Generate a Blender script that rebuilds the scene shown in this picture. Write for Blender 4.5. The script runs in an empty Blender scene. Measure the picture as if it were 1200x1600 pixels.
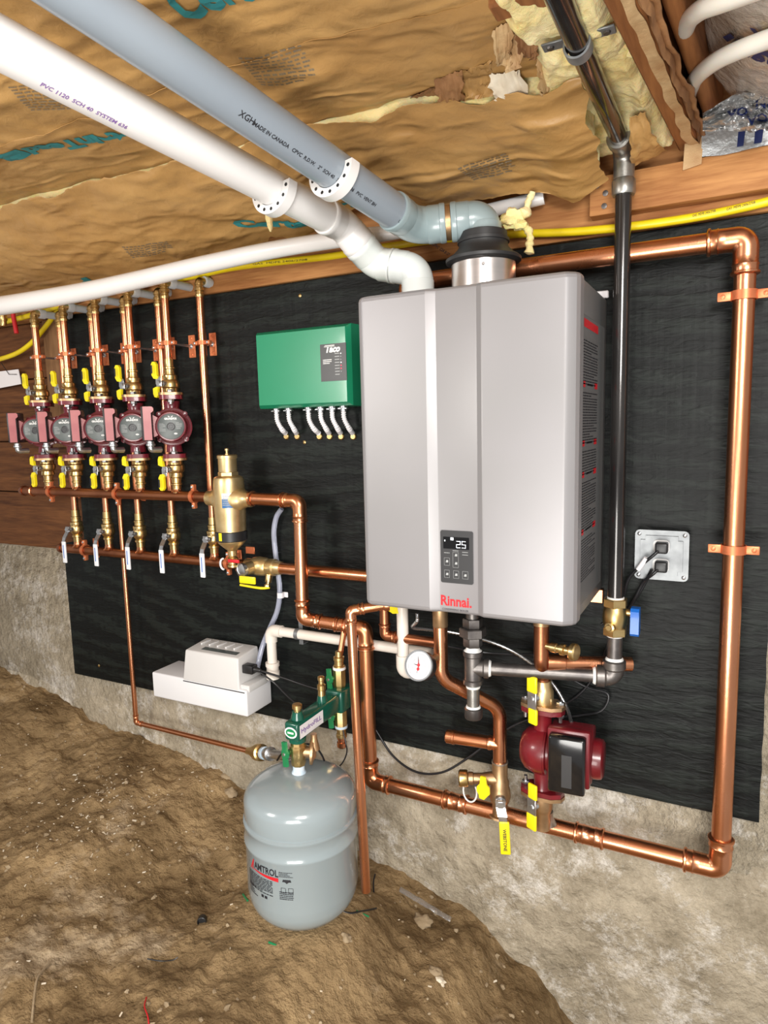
import bpy, bmesh, math, random
from mathutils import Vector, Matrix, noise
random.seed(7)
S = bpy.context.scene
COL = S.collection
V = Vector
PI = math.pi

# ---------------------------------------------------------------- camera
CAM = V((0.7219, -1.6232, 0.3976))
ROT = Matrix(((0.8877025850, -0.4589488187, -0.0367437394),
              (0.4597449475, 0.8792675508, 0.1245919635),
              (-0.0248737567, -0.1274933566, 0.9915274783)))   # columns: right, forward, up
FPX = 1045.23
cd = bpy.data.cameras.new('camera')
cam = bpy.data.objects.new('camera', cd)
COL.objects.link(cam)
r_, f_, u_ = ROT.col[0], ROT.col[1], ROT.col[2]
m3 = Matrix((r_, u_, -f_)).transposed()
cam.matrix_world = Matrix.Translation(CAM) @ m3.to_4x4()
cd.sensor_fit = 'VERTICAL'
cd.sensor_height = 36.0
cd.lens = 36.0 * FPX / 1600.0
cd.clip_start = 0.02
S.camera = cam

# ---------------------------------------------------------------- light
w = bpy.data.worlds.new('world'); S.world = w; w.use_nodes = True
bg = w.node_tree.nodes['Background']
bg.inputs[0].default_value = (1.0, 0.97, 0.93, 1)
bg.inputs[1].default_value = 0.36


def area(name, loc, target, size, power, color=(1, 1, 1), sy=None):
    l = bpy.data.lights.new(name, 'AREA')
    l.energy = power; l.color = color; l.size = size
    if sy: l.shape = 'RECTANGLE'; l.size_y = sy
    o = bpy.data.objects.new(name, l); COL.objects.link(o)
    o.location = loc
    o.rotation_euler = (V(target) - V(loc)).to_track_quat('-Z', 'Y').to_euler()
    return o


area('work_light_main', (1.25, -2.3, 0.95), (-0.1, 0, 0.1), 0.7, 50, (1, 0.97, 0.93))
area('fill_left', (-1.2, -2.3, 0.7), (-0.4, 0, 0.1), 0.5, 16, (1, 0.96, 0.9))  # added fill from the left for metal reflections, not a real lamp
area('fill_low', (0.5, -2.1, -0.4), (0, -0.3, 1.0), 0.8, 26, (1, 0.97, 0.92))  # added upward fill to brighten the ceiling, not a real lamp
vs = S.view_settings
vs.view_transform = 'Standard'; vs.look = 'None'; vs.gamma = 1.0
vs.use_curve_mapping = False
vs.exposure = 0.35


# ---------------------------------------------------------------- picture measurements -> places
def ray(px, py):
    return ROT @ V(((px - 600) / FPX, 1.0, -(py - 800) / FPX))


def at(px, py, y):
    d = ray(px, py); return CAM + d * ((y - CAM.y) / d.y)


def atz(px, py, z):
    d = ray(px, py); return CAM + d * ((z - CAM.z) / d.z)


def atx(px, py, x):
    d = ray(px, py); return CAM + d * ((x - CAM.x) / d.x)


# ---------------------------------------------------------------- materials
def mat(name, c1, c2=None, rough=0.5, metal=0.0, scale=8.0, bump=0.0, bscale=40.0, stretch=(1, 1, 1),
        detail=6.0, lo=0.35, hi=0.65, c3=None, s3=2.0, lo3=0.5, hi3=0.62, coat=0.0, rough2=None, trans=0.0,
        emit=0.0, spec=0.5, sss=0.0, dist=0.0, bdist=0.01, nrough=0.5):
    m = bpy.data.materials.new(name); m.use_nodes = True
    n = m.node_tree.nodes; l = m.node_tree.links
    b = n['Principled BSDF']
    b.inputs['Base Color'].default_value = (*c1, 1)
    b.inputs['Roughness'].default_value = rough
    b.inputs['Metallic'].default_value = metal
    b.inputs['Coat Weight'].default_value = coat
    b.inputs['Coat Roughness'].default_value = 0.08
    b.inputs['Specular IOR Level'].default_value = spec
    b.inputs['Transmission Weight'].default_value = trans
    if sss: b.inputs['Subsurface Weight'].default_value = sss; b.inputs['Subsurface Scale'].default_value = 0.01
    if emit:
        b.inputs['Emission Color'].default_value = (*c1, 1); b.inputs['Emission Strength'].default_value = emit
    if c2 is None and not bump: return m
    tc = n.new('ShaderNodeTexCoord'); mp = n.new('ShaderNodeMapping')
    mp.inputs['Scale'].default_value = stretch
    l.new(tc.outputs['Object'], mp.inputs[0])
    if c2 is not None:
        nz = n.new('ShaderNodeTexNoise'); nz.inputs['Scale'].default_value = scale
        nz.inputs['Detail'].default_value = detail; nz.inputs['Roughness'].default_value = nrough; nz.inputs['Distortion'].default_value = dist
        l.new(mp.outputs[0], nz.inputs['Vector'])
        cr = n.new('ShaderNodeValToRGB')
        cr.color_ramp.elements[0].position = lo; cr.color_ramp.elements[0].color = (*c1, 1)
        cr.color_ramp.elements[1].position = hi; cr.color_ramp.elements[1].color = (*c2, 1)
        l.new(nz.outputs['Fac'], cr.inputs[0])
        out = cr.outputs[0]
        if c3 is not None:
            n3 = n.new('ShaderNodeTexNoise'); n3.inputs['Scale'].default_value = s3
            n3.inputs['Detail'].default_value = 10; n3.inputs['Roughness'].default_value = nrough
            l.new(mp.outputs[0], n3.inputs['Vector'])
            mr = n.new('ShaderNodeMapRange'); mr.inputs[1].default_value = lo3; mr.inputs[2].default_value = hi3
            l.new(n3.outputs['Fac'], mr.inputs[0])
            mx = n.new('ShaderNodeMix'); mx.data_type = 'RGBA'
            l.new(mr.outputs[0], mx.inputs[0]); l.new(out, mx.inputs[6]); mx.inputs[7].default_value = (*c3, 1)
            out = mx.outputs[2]
        l.new(out, b.inputs['Base Color'])
        if rough2 is not None:
            mr = n.new('ShaderNodeMapRange'); mr.inputs[3].default_value = rough; mr.inputs[4].default_value = rough2
            l.new(nz.outputs['Fac'], mr.inputs[0]); l.new(mr.outputs[0], b.inputs['Roughness'])
    if bump:
        nb = n.new('ShaderNodeTexNoise'); nb.inputs['Scale'].default_value = bscale
        nb.inputs['Detail'].default_value = 8; nb.inputs['Roughness'].default_value = 0.6
        l.new(mp.outputs[0], nb.inputs['Vector'])
        bp = n.new('ShaderNodeBump'); bp.inputs['Strength'].default_value = bump
        bp.inputs['Distance'].default_value = bdist
        l.new(nb.outputs['Fac'], bp.inputs['Height']); l.new(bp.outputs[0], b.inputs['Normal'])
    return m


def wood(name, c1, c2, axis=0, rough=0.7, knots=True, bump=0.35, ws=14.0):
    """sawn lumber: bands stretched along an axis, with noise-warped grain"""
    m = bpy.data.materials.new(name); m.use_nodes = True
    n = m.node_tree.nodes; l = m.node_tree.links; b = n['Principled BSDF']
    b.inputs['Roughness'].default_value = rough
    b.inputs['Specular IOR Level'].default_value = 0.3
    tc = n.new('ShaderNodeTexCoord'); mp = n.new('ShaderNodeMapping')
    s = [1.0, 1.0, 1.0]; s[axis] = 0.09
    mp.inputs['Scale'].default_value = s
    l.new(tc.outputs['Object'], mp.inputs[0])
    n1 = n.new('ShaderNodeTexNoise'); n1.inputs['Scale'].default_value = ws * 2.2
    n1.inputs['Detail'].default_value = 8; n1.inputs['Distortion'].default_value = 1.2
    l.new(mp.outputs[0], n1.inputs['Vector'])
    n2 = n.new('ShaderNodeTexNoise'); n2.inputs['Scale'].default_value = ws * 12
    n2.inputs['Detail'].default_value = 4
    l.new(mp.outputs[0], n2.inputs['Vector'])
    ad = n.new('ShaderNodeMath'); ad.operation = 'MULTIPLY_ADD'; ad.inputs[1].default_value = 0.45
    l.new(n2.outputs['Fac'], ad.inputs[0]); l.new(n1.outputs['Fac'], ad.inputs[2])
    cr = n.new('ShaderNodeValToRGB')
    cr.color_ramp.elements[0].position = 0.5; cr.color_ramp.elements[0].color = (*c1, 1)
    cr.color_ramp.elements[1].position = 0.92; cr.color_ramp.elements[1].color = (*c2, 1)
    l.new(ad.outputs[0], cr.inputs[0]); l.new(cr.outputs[0], b.inputs['Base Color'])
    bp = n.new('ShaderNodeBump'); bp.inputs['Strength'].default_value = bump; bp.inputs['Distance'].default_value = 0.004
    l.new(ad.outputs[0], bp.inputs['Height']); l.new(bp.outputs[0], b.inputs['Normal'])
    return m


M = {}
M['copper'] = mat('copper', (0.80, 0.36, 0.20), (0.66, 0.27, 0.13), 0.20, 1.0, scale=9, detail=8, rough2=0.36, bump=0.05, bscale=30, stretch=(1, 1, .5))
M['copper_dull'] = mat('copper_tarnished', (0.50, 0.20, 0.10), (0.30, 0.11, 0.055), 0.28, 1.0, scale=7, detail=8, rough2=0.45, bump=0.05, bscale=30)
M['copper_paint'] = mat('copper_plated_steel', (0.72, 0.24, 0.10), (0.60, 0.17, 0.07), 0.42, 0.55, scale=20)
M['solder'] = mat('solder', (0.62, 0.56, 0.50), (0.42, 0.35, 0.28), 0.35, 0.9, scale=60)
M['brass'] = mat('brass', (0.74, 0.55, 0.26), (0.58, 0.40, 0.16), 0.27, 1.0, scale=25, rough2=0.4)
M['brass_cast'] = mat('brass_cast', (0.78, 0.60, 0.32), (0.66, 0.48, 0.23), 0.36, 0.9, scale=30, bump=0.15, bscale=400, bdist=.001)
M['bronze'] = mat('bronze_cast', (0.55, 0.36, 0.20), (0.40, 0.25, 0.13), 0.42, 0.9, scale=30, bump=0.15, bscale=300, bdist=.001)
M['steel'] = mat('zinc_steel', (0.66, 0.67, 0.68), (0.5, 0.51, 0.53), 0.3, 0.95, scale=40)
M['galv'] = mat('galvanised_steel', (0.20, 0.21, 0.22), (0.29, 0.305, 0.315), 0.5, 0.7, scale=30)
M['iron'] = mat('black_iron', (0.016, 0.014, 0.014), (0.04, 0.036, 0.034), 0.2, 0.5, scale=18, coat=0.5, stretch=(1, 1, .3))
M['iron_fit'] = mat('black_iron_fitting', (0.11, 0.10, 0.098), (0.19, 0.175, 0.165), 0.42, 0.85, scale=30, bump=0.2, bscale=200, bdist=.001)
M['iron_grey'] = mat('galvanised_iron_fitting', (0.30, 0.29, 0.27), (0.42, 0.41, 0.38), 0.38, 0.9, scale=30, bump=0.15, bscale=200, bdist=.001)
M['maroon'] = mat('maroon_paint', (0.17, 0.010, 0.022), (0.13, 0.008, 0.016), 0.32, 0.0, scale=20, coat=0.35)
M['maroon_lit'] = mat('maroon_cover_highlight', (0.34, 0.09, 0.10), (0.42, 0.14, 0.14), 0.35, 0.0, scale=12, coat=0.3)  # maroon paled to pink: the highlight on the cover is painted in
M['red_cast'] = mat('red_cast_iron', (0.17, 0.008, 0.014), (0.12, 0.006, 0.010), 0.34, 0.0, scale=20, coat=0.3, bump=0.1, bscale=250, bdist=.001)
M['black_gloss'] = mat('black_gloss_plastic', (0.008, 0.008, 0.009), None, 0.12, coat=0.3)
M['black_plastic'] = mat('black_plastic', (0.014, 0.014, 0.015), None, 0.4)
M['rubber'] = mat('black_rubber', (0.018, 0.018, 0.019), None, 0.5)
M['plate_grey'] = mat('pump_nameplate_grey', (0.075, 0.09, 0.09), (0.11, 0.125, 0.12), 0.4, scale=30)
M['white_ink'] = mat('white_ink', (0.85, 0.85, 0.83), None, 0.5)
M['grey_ink'] = mat('grey_ink', (0.35, 0.36, 0.36), None, 0.5)
M['black_ink'] = mat('black_ink', (0.015, 0.015, 0.02), None, 0.6)
M['red_ink'] = mat('red_ink', (0.55, 0.012, 0.02), None, 0.5)
M['teal_ink'] = mat('teal_ink', (0.02, 0.19, 0.21), (0.03, 0.24, 0.25), 0.65, scale=30)
M['paper_ink'] = mat('paper_small_print_ink', (0.17, 0.14, 0.10), (0.23, 0.17, 0.10), 0.7, scale=60)
M['navy_ink'] = mat('navy_ink', (0.01, 0.02, 0.10), None, 0.5)
M['purple_ink'] = mat('purple_ink', (0.22, 0.12, 0.35), None, 0.5)
M['yellow'] = mat('yellow_vinyl', (0.86, 0.70, 0.01), None, 0.35, coat=0.2)
M['yellow_pipe'] = mat('yellow_gas_tubing', (0.80, 0.62, 0.01), (0.72, 0.53, 0.01), 0.35, scale=20)
M['white_grip'] = mat('white_vinyl', (0.78, 0.80, 0.84), None, 0.35, coat=0.2)
M['blue'] = mat('blue_vinyl', (0.005, 0.12, 0.50), None, 0.35, coat=0.2)
M['green_paint'] = mat('green_enamel', (0.012, 0.22, 0.105), (0.012, 0.235, 0.115), 0.27, scale=5, coat=0.4)
M['green_cast'] = mat('dark_green_enamel', (0.004, 0.085, 0.055), (0.004, 0.07, 0.045), 0.25, scale=20, coat=0.4)
M['green_knob'] = mat('green_plastic', (0.01, 0.20, 0.07), None, 0.35)
M['pvc'] = mat('white_pvc', (0.72, 0.70, 0.69), (0.77, 0.76, 0.75), 0.32, scale=4, coat=0.15)
M['pvc_cream'] = mat('cream_pvc', (0.70, 0.63, 0.55), (0.76, 0.71, 0.65), 0.35, scale=8)
M['pvc_fit'] = mat('white_pvc_fitting', (0.70, 0.74, 0.72), (0.76, 0.79, 0.78), 0.25, scale=6, coat=0.3)
M['pvc_grey'] = mat('grey_vent_pipe', (0.235, 0.275, 0.32), (0.26, 0.30, 0.34), 0.33, scale=4, coat=0.15)
M['pvc_grey_fit'] = mat('grey_vent_fitting', (0.235, 0.305, 0.32), (0.27, 0.335, 0.35), 0.28, scale=6, coat=0.25)
M['cpvc_grey'] = mat('pale_grey_tube', (0.55, 0.58, 0.60), None, 0.35)
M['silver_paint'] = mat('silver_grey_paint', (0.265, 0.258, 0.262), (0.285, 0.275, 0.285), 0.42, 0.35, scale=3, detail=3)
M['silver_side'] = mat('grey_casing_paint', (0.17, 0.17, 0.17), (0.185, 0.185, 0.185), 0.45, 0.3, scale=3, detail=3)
M['alu'] = mat('aluminium', (0.78, 0.72, 0.70), (0.70, 0.66, 0.64), 0.28, 0.95, scale=10, stretch=(1, 1, 8))
M['panel_dark'] = mat('control_panel_dark', (0.035, 0.035, 0.037), None, 0.35)
M['screen'] = mat('display_glass', (0.004, 0.004, 0.005), None, 0.1)
M['lcd'] = mat('lit_digits', (0.9, 0.95, 1.0), None, 0.4, emit=1.2)
M['led_red'] = mat('red_indicator_lamp', (0.9, 0.03, 0.08), None, 0.4, emit=1.0)
M['led_white'] = mat('white_indicator_lamp', (0.9, 0.9, 0.9), None, 0.4, emit=0.6)
M['tank'] = mat('grey_tank_enamel', (0.265, 0.315, 0.335), (0.285, 0.335, 0.35), 0.2, scale=3, coat=0.5)
M['tape'] = mat('blue_thread_tape', (0.42, 0.56, 0.68), (0.6, 0.68, 0.75), 0.5, scale=60)
M['dope'] = mat('white_pipe_dope', (0.75, 0.75, 0.73), None, 0.5)
M['pump_white'] = mat('white_pump_plastic', (0.74, 0.74, 0.76), (0.77, 0.77, 0.785), 0.4, scale=5)
M['pump_cream'] = mat('pale_grey_pump_cover', (0.62, 0.61, 0.60), (0.66, 0.65, 0.64), 0.45, scale=5)
M['cable'] = mat('black_cable', (0.012, 0.012, 0.014), None, 0.35)
M['clear'] = mat('clear_vinyl', (0.62, 0.66, 0.80), None, 0.1, trans=0.6)
M['clear_film'] = mat('clear_plastic_film', (0.85, 0.85, 0.85), None, 0.15, trans=0.9)
M['white_label'] = mat('white_label', (0.78, 0.76, 0.78), None, 0.5)
M['blue_label'] = mat('blue_label', (0.03, 0.13, 0.32), None, 0.4)
M['foil'] = mat('aluminium_foil', (0.70, 0.70, 0.70), (0.58, 0.58, 0.58), 0.3, 0.85, scale=12, bump=0.7, bscale=25)
M['foil_flat'] = mat('foil_facing', (0.55, 0.57, 0.58), (0.45, 0.47, 0.48), 0.38, 0.6, scale=12, bump=0.5, bscale=30)
M['film'] = mat('crinkled_plastic_film', (0.46, 0.38, 0.30), (0.70, 0.64, 0.58), 0.22, 0.35, scale=6, bump=0.9, bscale=14, coat=0.4, bdist=.02)
M['pex'] = mat('milky_pex_tube', (0.68, 0.64, 0.56), (0.74, 0.71, 0.64), 0.3, scale=6, sss=0.2)
def paper_mat():
    """kraft facing: soft folds, sharp crossing creases, fine crinkle"""
    m = mat('kraft_paper', (0.52, 0.31, 0.115), (0.40, 0.22, 0.072), 0.42, scale=5, detail=9, lo=0.3, hi=0.7, stretch=(0.8, 1.4, 1), c3=(0.31, 0.16, 0.05), s3=1.7, lo3=.52, hi3=.8, spec=0.45, dist=.6, nrough=.6)
    n = m.node_tree.nodes; l = m.node_tree.links; b = n['Principled BSDF']
    tc = n.new('ShaderNodeTexCoord'); prev = None
    for sc, det, dis, st, ds, stre in ((9, 7, 1.2, .8, .016, (.55, 1.6, 1)), (3.6, 4, 1.6, .6, .035, (.5, 1.4, 1)), (42, 6, .5, .6, .004, (1, 1, 1))):
        mp = n.new('ShaderNodeMapping'); mp.inputs['Scale'].default_value = stre; mp.inputs['Rotation'].default_value = (0, 0, .35 if sc == 7 else -.2)
        l.new(tc.outputs['Object'], mp.inputs[0])
        nz = n.new('ShaderNodeTexNoise'); nz.noise_type = 'RIDGED_MULTIFRACTAL' if sc < 20 else 'FBM'
        nz.inputs['Scale'].default_value = sc; nz.inputs['Detail'].default_value = det; nz.inputs['Distortion'].default_value = dis
        l.new(mp.outputs[0], nz.inputs['Vector'])
        bp = n.new('ShaderNodeBump'); bp.inputs['Strength'].default_value = st; bp.inputs['Distance'].default_value = ds
        l.new(nz.outputs['Fac'], bp.inputs['Height'])
        if prev: l.new(prev.outputs[0], bp.inputs['Normal'])
        prev = bp
    l.new(prev.outputs[0], b.inputs['Normal'])
    return m


M['paper'] = paper_mat()
M['paper_torn'] = mat('torn_kraft_paper', (0.60, 0.42, 0.22), (0.44, 0.26, 0.12), 0.6, scale=18, bump=0.5, bscale=25)
M['glass_wool'] = mat('yellow_glass_wool', (0.80, 0.64, 0.27), (0.90, 0.80, 0.48), 0.95, scale=14, detail=12, bump=0.6, bscale=24, c3=(0.66, 0.48, 0.16), s3=7, lo3=.5, hi3=.75, spec=0.05, bdist=.02, sss=.3)
M['paper_brown'] = mat('brown_torn_paper', (0.34, 0.17, 0.07), (0.22, 0.10, 0.04), 0.6, scale=18, bump=0.5, bscale=25)
M['wood_beam'] = wood('orange_lumber', (0.27, 0.10, 0.03), (0.50, 0.24, 0.085))
M['wood_joist'] = wood('old_joist_lumber', (0.20, 0.075, 0.025), (0.36, 0.15, 0.05), axis=1)
M['wood_dark'] = wood('old_brown_boards', (0.055, 0.018, 0.006), (0.16, 0.062, 0.02))
M['wood_stud'] = wood('stud_lumber', (0.12, 0.055, 0.02), (0.24, 0.125, 0.055), axis=2)
M['subfloor'] = wood('subfloor_boards', (0.10, 0.045, 0.018), (0.2, 0.095, 0.04))
M['stone'] = mat('pebble', (0.30, 0.22, 0.13), (0.40, 0.31, 0.20), 0.9, scale=14, bump=0.4, bscale=80)
M['chip'] = mat('pale_chips', (0.62, 0.52, 0.38), (0.75, 0.68, 0.55), 0.8, scale=30)


def dirt_mat():
    m = mat('dirt', (0.155, 0.098, 0.045), (0.42, 0.29, 0.15), 0.95, scale=4.0, detail=12, lo=.36, hi=.62,
            c3=(0.55, 0.43, 0.29), s3=3.0, lo3=.54, hi3=.70, bump=1.0, bscale=30, spec=0.15, bdist=.03, nrough=.68)
    return m


M['dirt'] = dirt_mat()
M['concrete'] = mat('rough_concrete', (0.20, 0.165, 0.11), (0.52, 0.45, 0.34), 0.9, scale=6, detail=14, lo=.33, hi=.62,
                    c3=(0.74, 0.70, 0.64), s3=3.4, lo3=.50, hi3=.62, bump=1.0, bscale=26, spec=0.2, bdist=.025, nrough=.85)


def ply_mat():
    """black-stained rough plywood: vertical saw ridges, grain whorls"""
    m = bpy.data.materials.new('black_stained_plywood'); m.use_nodes = True
    n = m.node_tree.nodes; l = m.node_tree.links; b = n['Principled BSDF']
    b.inputs['Roughness'].default_value = 0.48
    b.inputs['Specular IOR Level'].default_value = 0.2
    tc = n.new('ShaderNodeTexCoord')
    mp = n.new('ShaderNodeMapping'); mp.inputs['Scale'].default_value = (0.22, 1, 1)
    l.new(tc.outputs['Object'], mp.inputs[0])
    n1 = n.new('ShaderNodeTexNoise'); n1.inputs['Scale'].default_value = 85; n1.inputs['Detail'].default_value = 7
    n1.inputs['Distortion'].default_value = 1.0
    l.new(mp.outputs[0], n1.inputs['Vector'])
    mv = n.new('ShaderNodeMapping'); mv.inputs['Scale'].default_value = (1, 1, 0.03)
    l.new(tc.outputs['Object'], mv.inputs[0])
    n2 = n.new('ShaderNodeTexNoise'); n2.inputs['Scale'].default_value = 70; n2.inputs['Detail'].default_value = 4
    l.new(mv.outputs[0], n2.inputs['Vector'])
    wv = n.new('ShaderNodeTexWave'); wv.wave_type = 'RINGS'; wv.rings_direction = 'SPHERICAL'
    wv.inputs['Scale'].default_value = 6; wv.inputs['Distortion'].default_value = 9
    wv.inputs['Detail'].default_value = 3; wv.inputs['Detail Scale'].default_value = 1.2
    l.new(mp.outputs[0], wv.inputs['Vector'])
    a = n.new('ShaderNodeMath'); a.operation = 'MULTIPLY_ADD'; a.inputs[1].default_value = 0.35
    l.new(n2.outputs['Fac'], a.inputs[0]); l.new(n1.outputs['Fac'], a.inputs[2])
    a2 = n.new('ShaderNodeMath'); a2.operation = 'MULTIPLY_ADD'; a2.inputs[1].default_value = 0.3
    l.new(wv.outputs['Fac'], a2.inputs[0]); l.new(a.outputs[0], a2.inputs[2])
    cr = n.new('ShaderNodeValToRGB')
    cr.color_ramp.elements[0].position = 0.80; cr.color_ramp.elements[0].color = (0.004, 0.005, 0.005, 1)
    cr.color_ramp.elements[1].position = 1.0; cr.color_ramp.elements[1].color = (0.0105, 0.0135, 0.012, 1)
    l.new(a2.outputs[0], cr.inputs[0]); l.new(cr.outputs[0], b.inputs['Base Color'])
    bp = n.new('ShaderNodeBump'); bp.inputs['Strength'].default_value = 0.5; bp.inputs['Distance'].default_value = 0.004
    l.new(a2.outputs[0], bp.inputs['Height']); l.new(bp.outputs[0], b.inputs['Normal'])
    return m


M['ply'] = ply_mat()


# ---------------------------------------------------------------- mesh helpers
ORG = {}


def perp(a):
    a = a.normalized()
    t = V((0, 0, 1)) if abs(a.z) < 0.9 else V((1, 0, 0))
    u = a.cross(t).normalized()
    return u, a.cross(u).normalized()


class MB:
    def __init__(s):
        s.v = []; s.f = []; s.mi = []; s.m = 0

    def add(s, vs, fs):
        o = len(s.v)
        s.v += [V(p) for p in vs]
        for f in fs: s.f.append([i + o for i in f]); s.mi.append(s.m)
        return s

    def box(s, lo, hi, bev=0.0, seg=2, axes=None):
        """axes: optional (origin, ux, uy, uz) frame for lo/hi"""
        bm = bmesh.new()
        lo = V(lo); hi = V(hi)
        bmesh.ops.create_cube(bm, size=1)
        for p in bm.verts:
            p.co = V([(lo[k] + hi[k]) / 2 + p.co[k] * (hi[k] - lo[k]) for k in range(3)])
        if bev: bmesh.ops.bevel(bm, geom=bm.edges[:], offset=bev, segments=seg, affect='EDGES', profile=0.5)
        bm.verts.ensure_lookup_table()
        vs = [p.co.copy() for p in bm.verts]
        if axes:
            o, ux, uy, uz = axes
            vs = [V(o) + V(ux) * p.x + V(uy) * p.y + V(uz) * p.z for p in vs]
        fs = [[q.index for q in f.verts] for f in bm.faces]
        bm.free()
        return s.add(vs, fs)

    def lathe(s, o, axis, prof, seg=24, cap=True, phase=0.0, sq=None):
        """prof: [(distance along axis, radius)]"""
        o = V(o); a = V(axis).normalized(); u, v = perp(a)
        vs = []; fs = []; n = len(prof)
        for (h, r) in prof:
            for k in range(seg):
                t = 2 * PI * k / seg + phase
                vs.append(o + a * h + (u * math.cos(t) + v * math.sin(t)) * r)
        for i in range(n - 1):
            for k in range(seg):
                k2 = (k + 1) % seg
                fs.append([i * seg + k, i * seg + k2, (i + 1) * seg + k2, (i + 1) * seg + k])
        if cap:
            fs.append([k for k in range(seg)][::-1])
            fs.append([(n - 1) * seg + k for k in range(seg)])
        return s.add(vs, fs)

    def cyl(s, a, b, r, seg=20, r2=None):
        a = V(a); b = V(b)
        return s.lathe(a, b - a, [(0, r), ((b - a).length, r if r2 is None else r2)], seg)

    def tube(s, pts, r, seg=14, cap=True, closed=False):
        pts = [V(p) for p in pts]
        out = [pts[0]]
        for p in pts[1:]:
            if (p - out[-1]).length > 1e-5: out.append(p)
        pts = out; n = len(pts)
        tan = []
        for i in range(n):
            if i == 0: t = pts[1] - pts[0]
            elif i == n - 1: t = pts[-1] - pts[-2]
            else: t = (pts[i + 1] - pts[i]).normalized() + (pts[i] - pts[i - 1]).normalized()
            tan.append(t.normalized())
        u, v = perp(tan[0]); vs = []; fs = []
        for i in range(n):
            if i:
                q = tan[i - 1].rotation_difference(tan[i]); u = q @ u
                u = (u - tan[i] * u.dot(tan[i])).normalized()
            v = tan[i].cross(u)
            rr = r[i] if isinstance(r, (list, tuple)) else r
            for k in range(seg):
                t = 2 * PI * k / seg
                vs.append(pts[i] + (u * math.cos(t) + v * math.sin(t)) * rr)
        for i in range(n - 1):
            for k in range(seg):
                k2 = (k + 1) % seg
                fs.append([i * seg + k, i * seg + k2, (i + 1) * seg + k2, (i + 1) * seg + k])
        if cap:
            fs.append([k for k in range(seg)][::-1]); fs.append([(n - 1) * seg + k for k in range(seg)])
        return s.add(vs, fs)

    def plate(s, o, ux, uy, outline, th):
        """2-D outline in frame (o, ux, uy) extruded th along ux x uy"""
        o = V(o); ux = V(ux).normalized(); uy = V(uy).normalized(); n = ux.cross(uy).normalized()
        k = len(outline)
        a = [o + ux * p[0] + uy * p[1] for p in outline]
        b = [p + n * th for p in a]
        fs = [list(range(k))[::-1], [i + k for i in range(k)]]
        for i in range(k):
            j = (i + 1) % k; fs.append([i, j, j + k, i + k])
        return s.add(a + b, fs)

    def grid(s, fn, nu, nv, th=0.0):
        """fn(u,v) -> point, u and v in 0..1"""
        vs = [fn(i / nu, j / nv) for i in range(nu + 1) for j in range(nv + 1)]
        W = nv + 1
        fs = [[i * W + j, (i + 1) * W + j, (i + 1) * W + j + 1, i * W + j + 1] for i in range(nu) for j in range(nv)]
        if th:
            k = len(vs)
            vs = vs + [V(p) + V((0, 0, th)) for p in vs]
            fs = fs + [[q + k for q in f][::-1] for f in fs]
            rim = [i * W for i in range(nu + 1)], [i * W + nv for i in range(nu + 1)], list(range(W)), [nu * W + j for j in range(W)]
            for R in rim:
                for a, b in zip(R, R[1:]): fs.append([a, b, b + k, a + k])
        return s.add(vs, fs)

    def ball(s, c, r, seg=12, sc=(1, 1, 1), jit=0.0):
        c = V(c); vs = []; fs = []; n = seg // 2
        for i in range(n + 1):
            for k in range(seg):
                ph = PI * i / n; t = 2 * PI * k / seg
                d = V((math.sin(ph) * math.cos(t), math.sin(ph) * math.sin(t), math.cos(ph)))
                q = 1 + (noise.noise(d * 1.7 + c * 60) * jit if jit else 0)
                vs.append(c + V((d.x * sc[0], d.y * sc[1], d.z * sc[2])) * r * q)
        for i in range(n):
            for k in range(seg):
                k2 = (k + 1) % seg
                fs.append([i * seg + k, (i + 1) * seg + k, (i + 1) * seg + k2, i * seg + k2])
        return s.add(vs, fs)

    def build(s, name, mats, parent=None, ang=38, smooth=True, merge=True):
        o3 = ORG.get(parent.name, V((0, 0, 0))) if parent else V((0, 0, 0))
        me = bpy.data.meshes.new(name)
        me.from_pydata([p - o3 for p in s.v], [], s.f)
        if not isinstance(mats, (list, tuple)): mats = [mats]
        for m in mats: me.materials.append(M[m] if isinstance(m, str) else m)
        me.polygons.foreach_set('material_index', s.mi)
        if merge:
            bm = bmesh.new(); bm.from_mesh(me)
            bmesh.ops.remove_doubles(bm, verts=bm.verts[:], dist=1e-5)
            bmesh.ops.recalc_face_normals(bm, faces=bm.faces[:])
            bm.to_mesh(me); bm.free()
        me.update()
        if smooth:
            me.shade_smooth(); me.set_sharp_from_angle(angle=math.radians(ang))
        ob = bpy.data.objects.new(name, me); COL.objects.link(ob)
        if parent: ob.parent = parent
        ORG[ob.name] = o3
        return ob


def tag(o, label=None, cat=None, group=None, kind=None):
    if label: o['label'] = label
    if cat: o['category'] = cat
    if group: o['group'] = group
    if kind: o['kind'] = kind
    return o


def thing(name, label, cat, loc=(0, 0, 0), group=None):
    o = bpy.data.objects.new(name, None); COL.objects.link(o)
    o.location = loc; o.empty_display_size = 0.05
    ORG[o.name] = V(loc)
    return tag(o, label, cat, group)


def single(mb, name, mats, label, cat, group=None, **k):
    return tag(mb.build(name, mats, None, **k), label, cat, group)


def copy_tree(o, parent=None, loc=None, label=None):
    c = o.copy(); COL.objects.link(c); c.parent = parent
    if loc is not None: c.location = loc
    if label: c['label'] = label
    for ch in list(o.children): copy_tree(ch, c)
    return c


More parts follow.
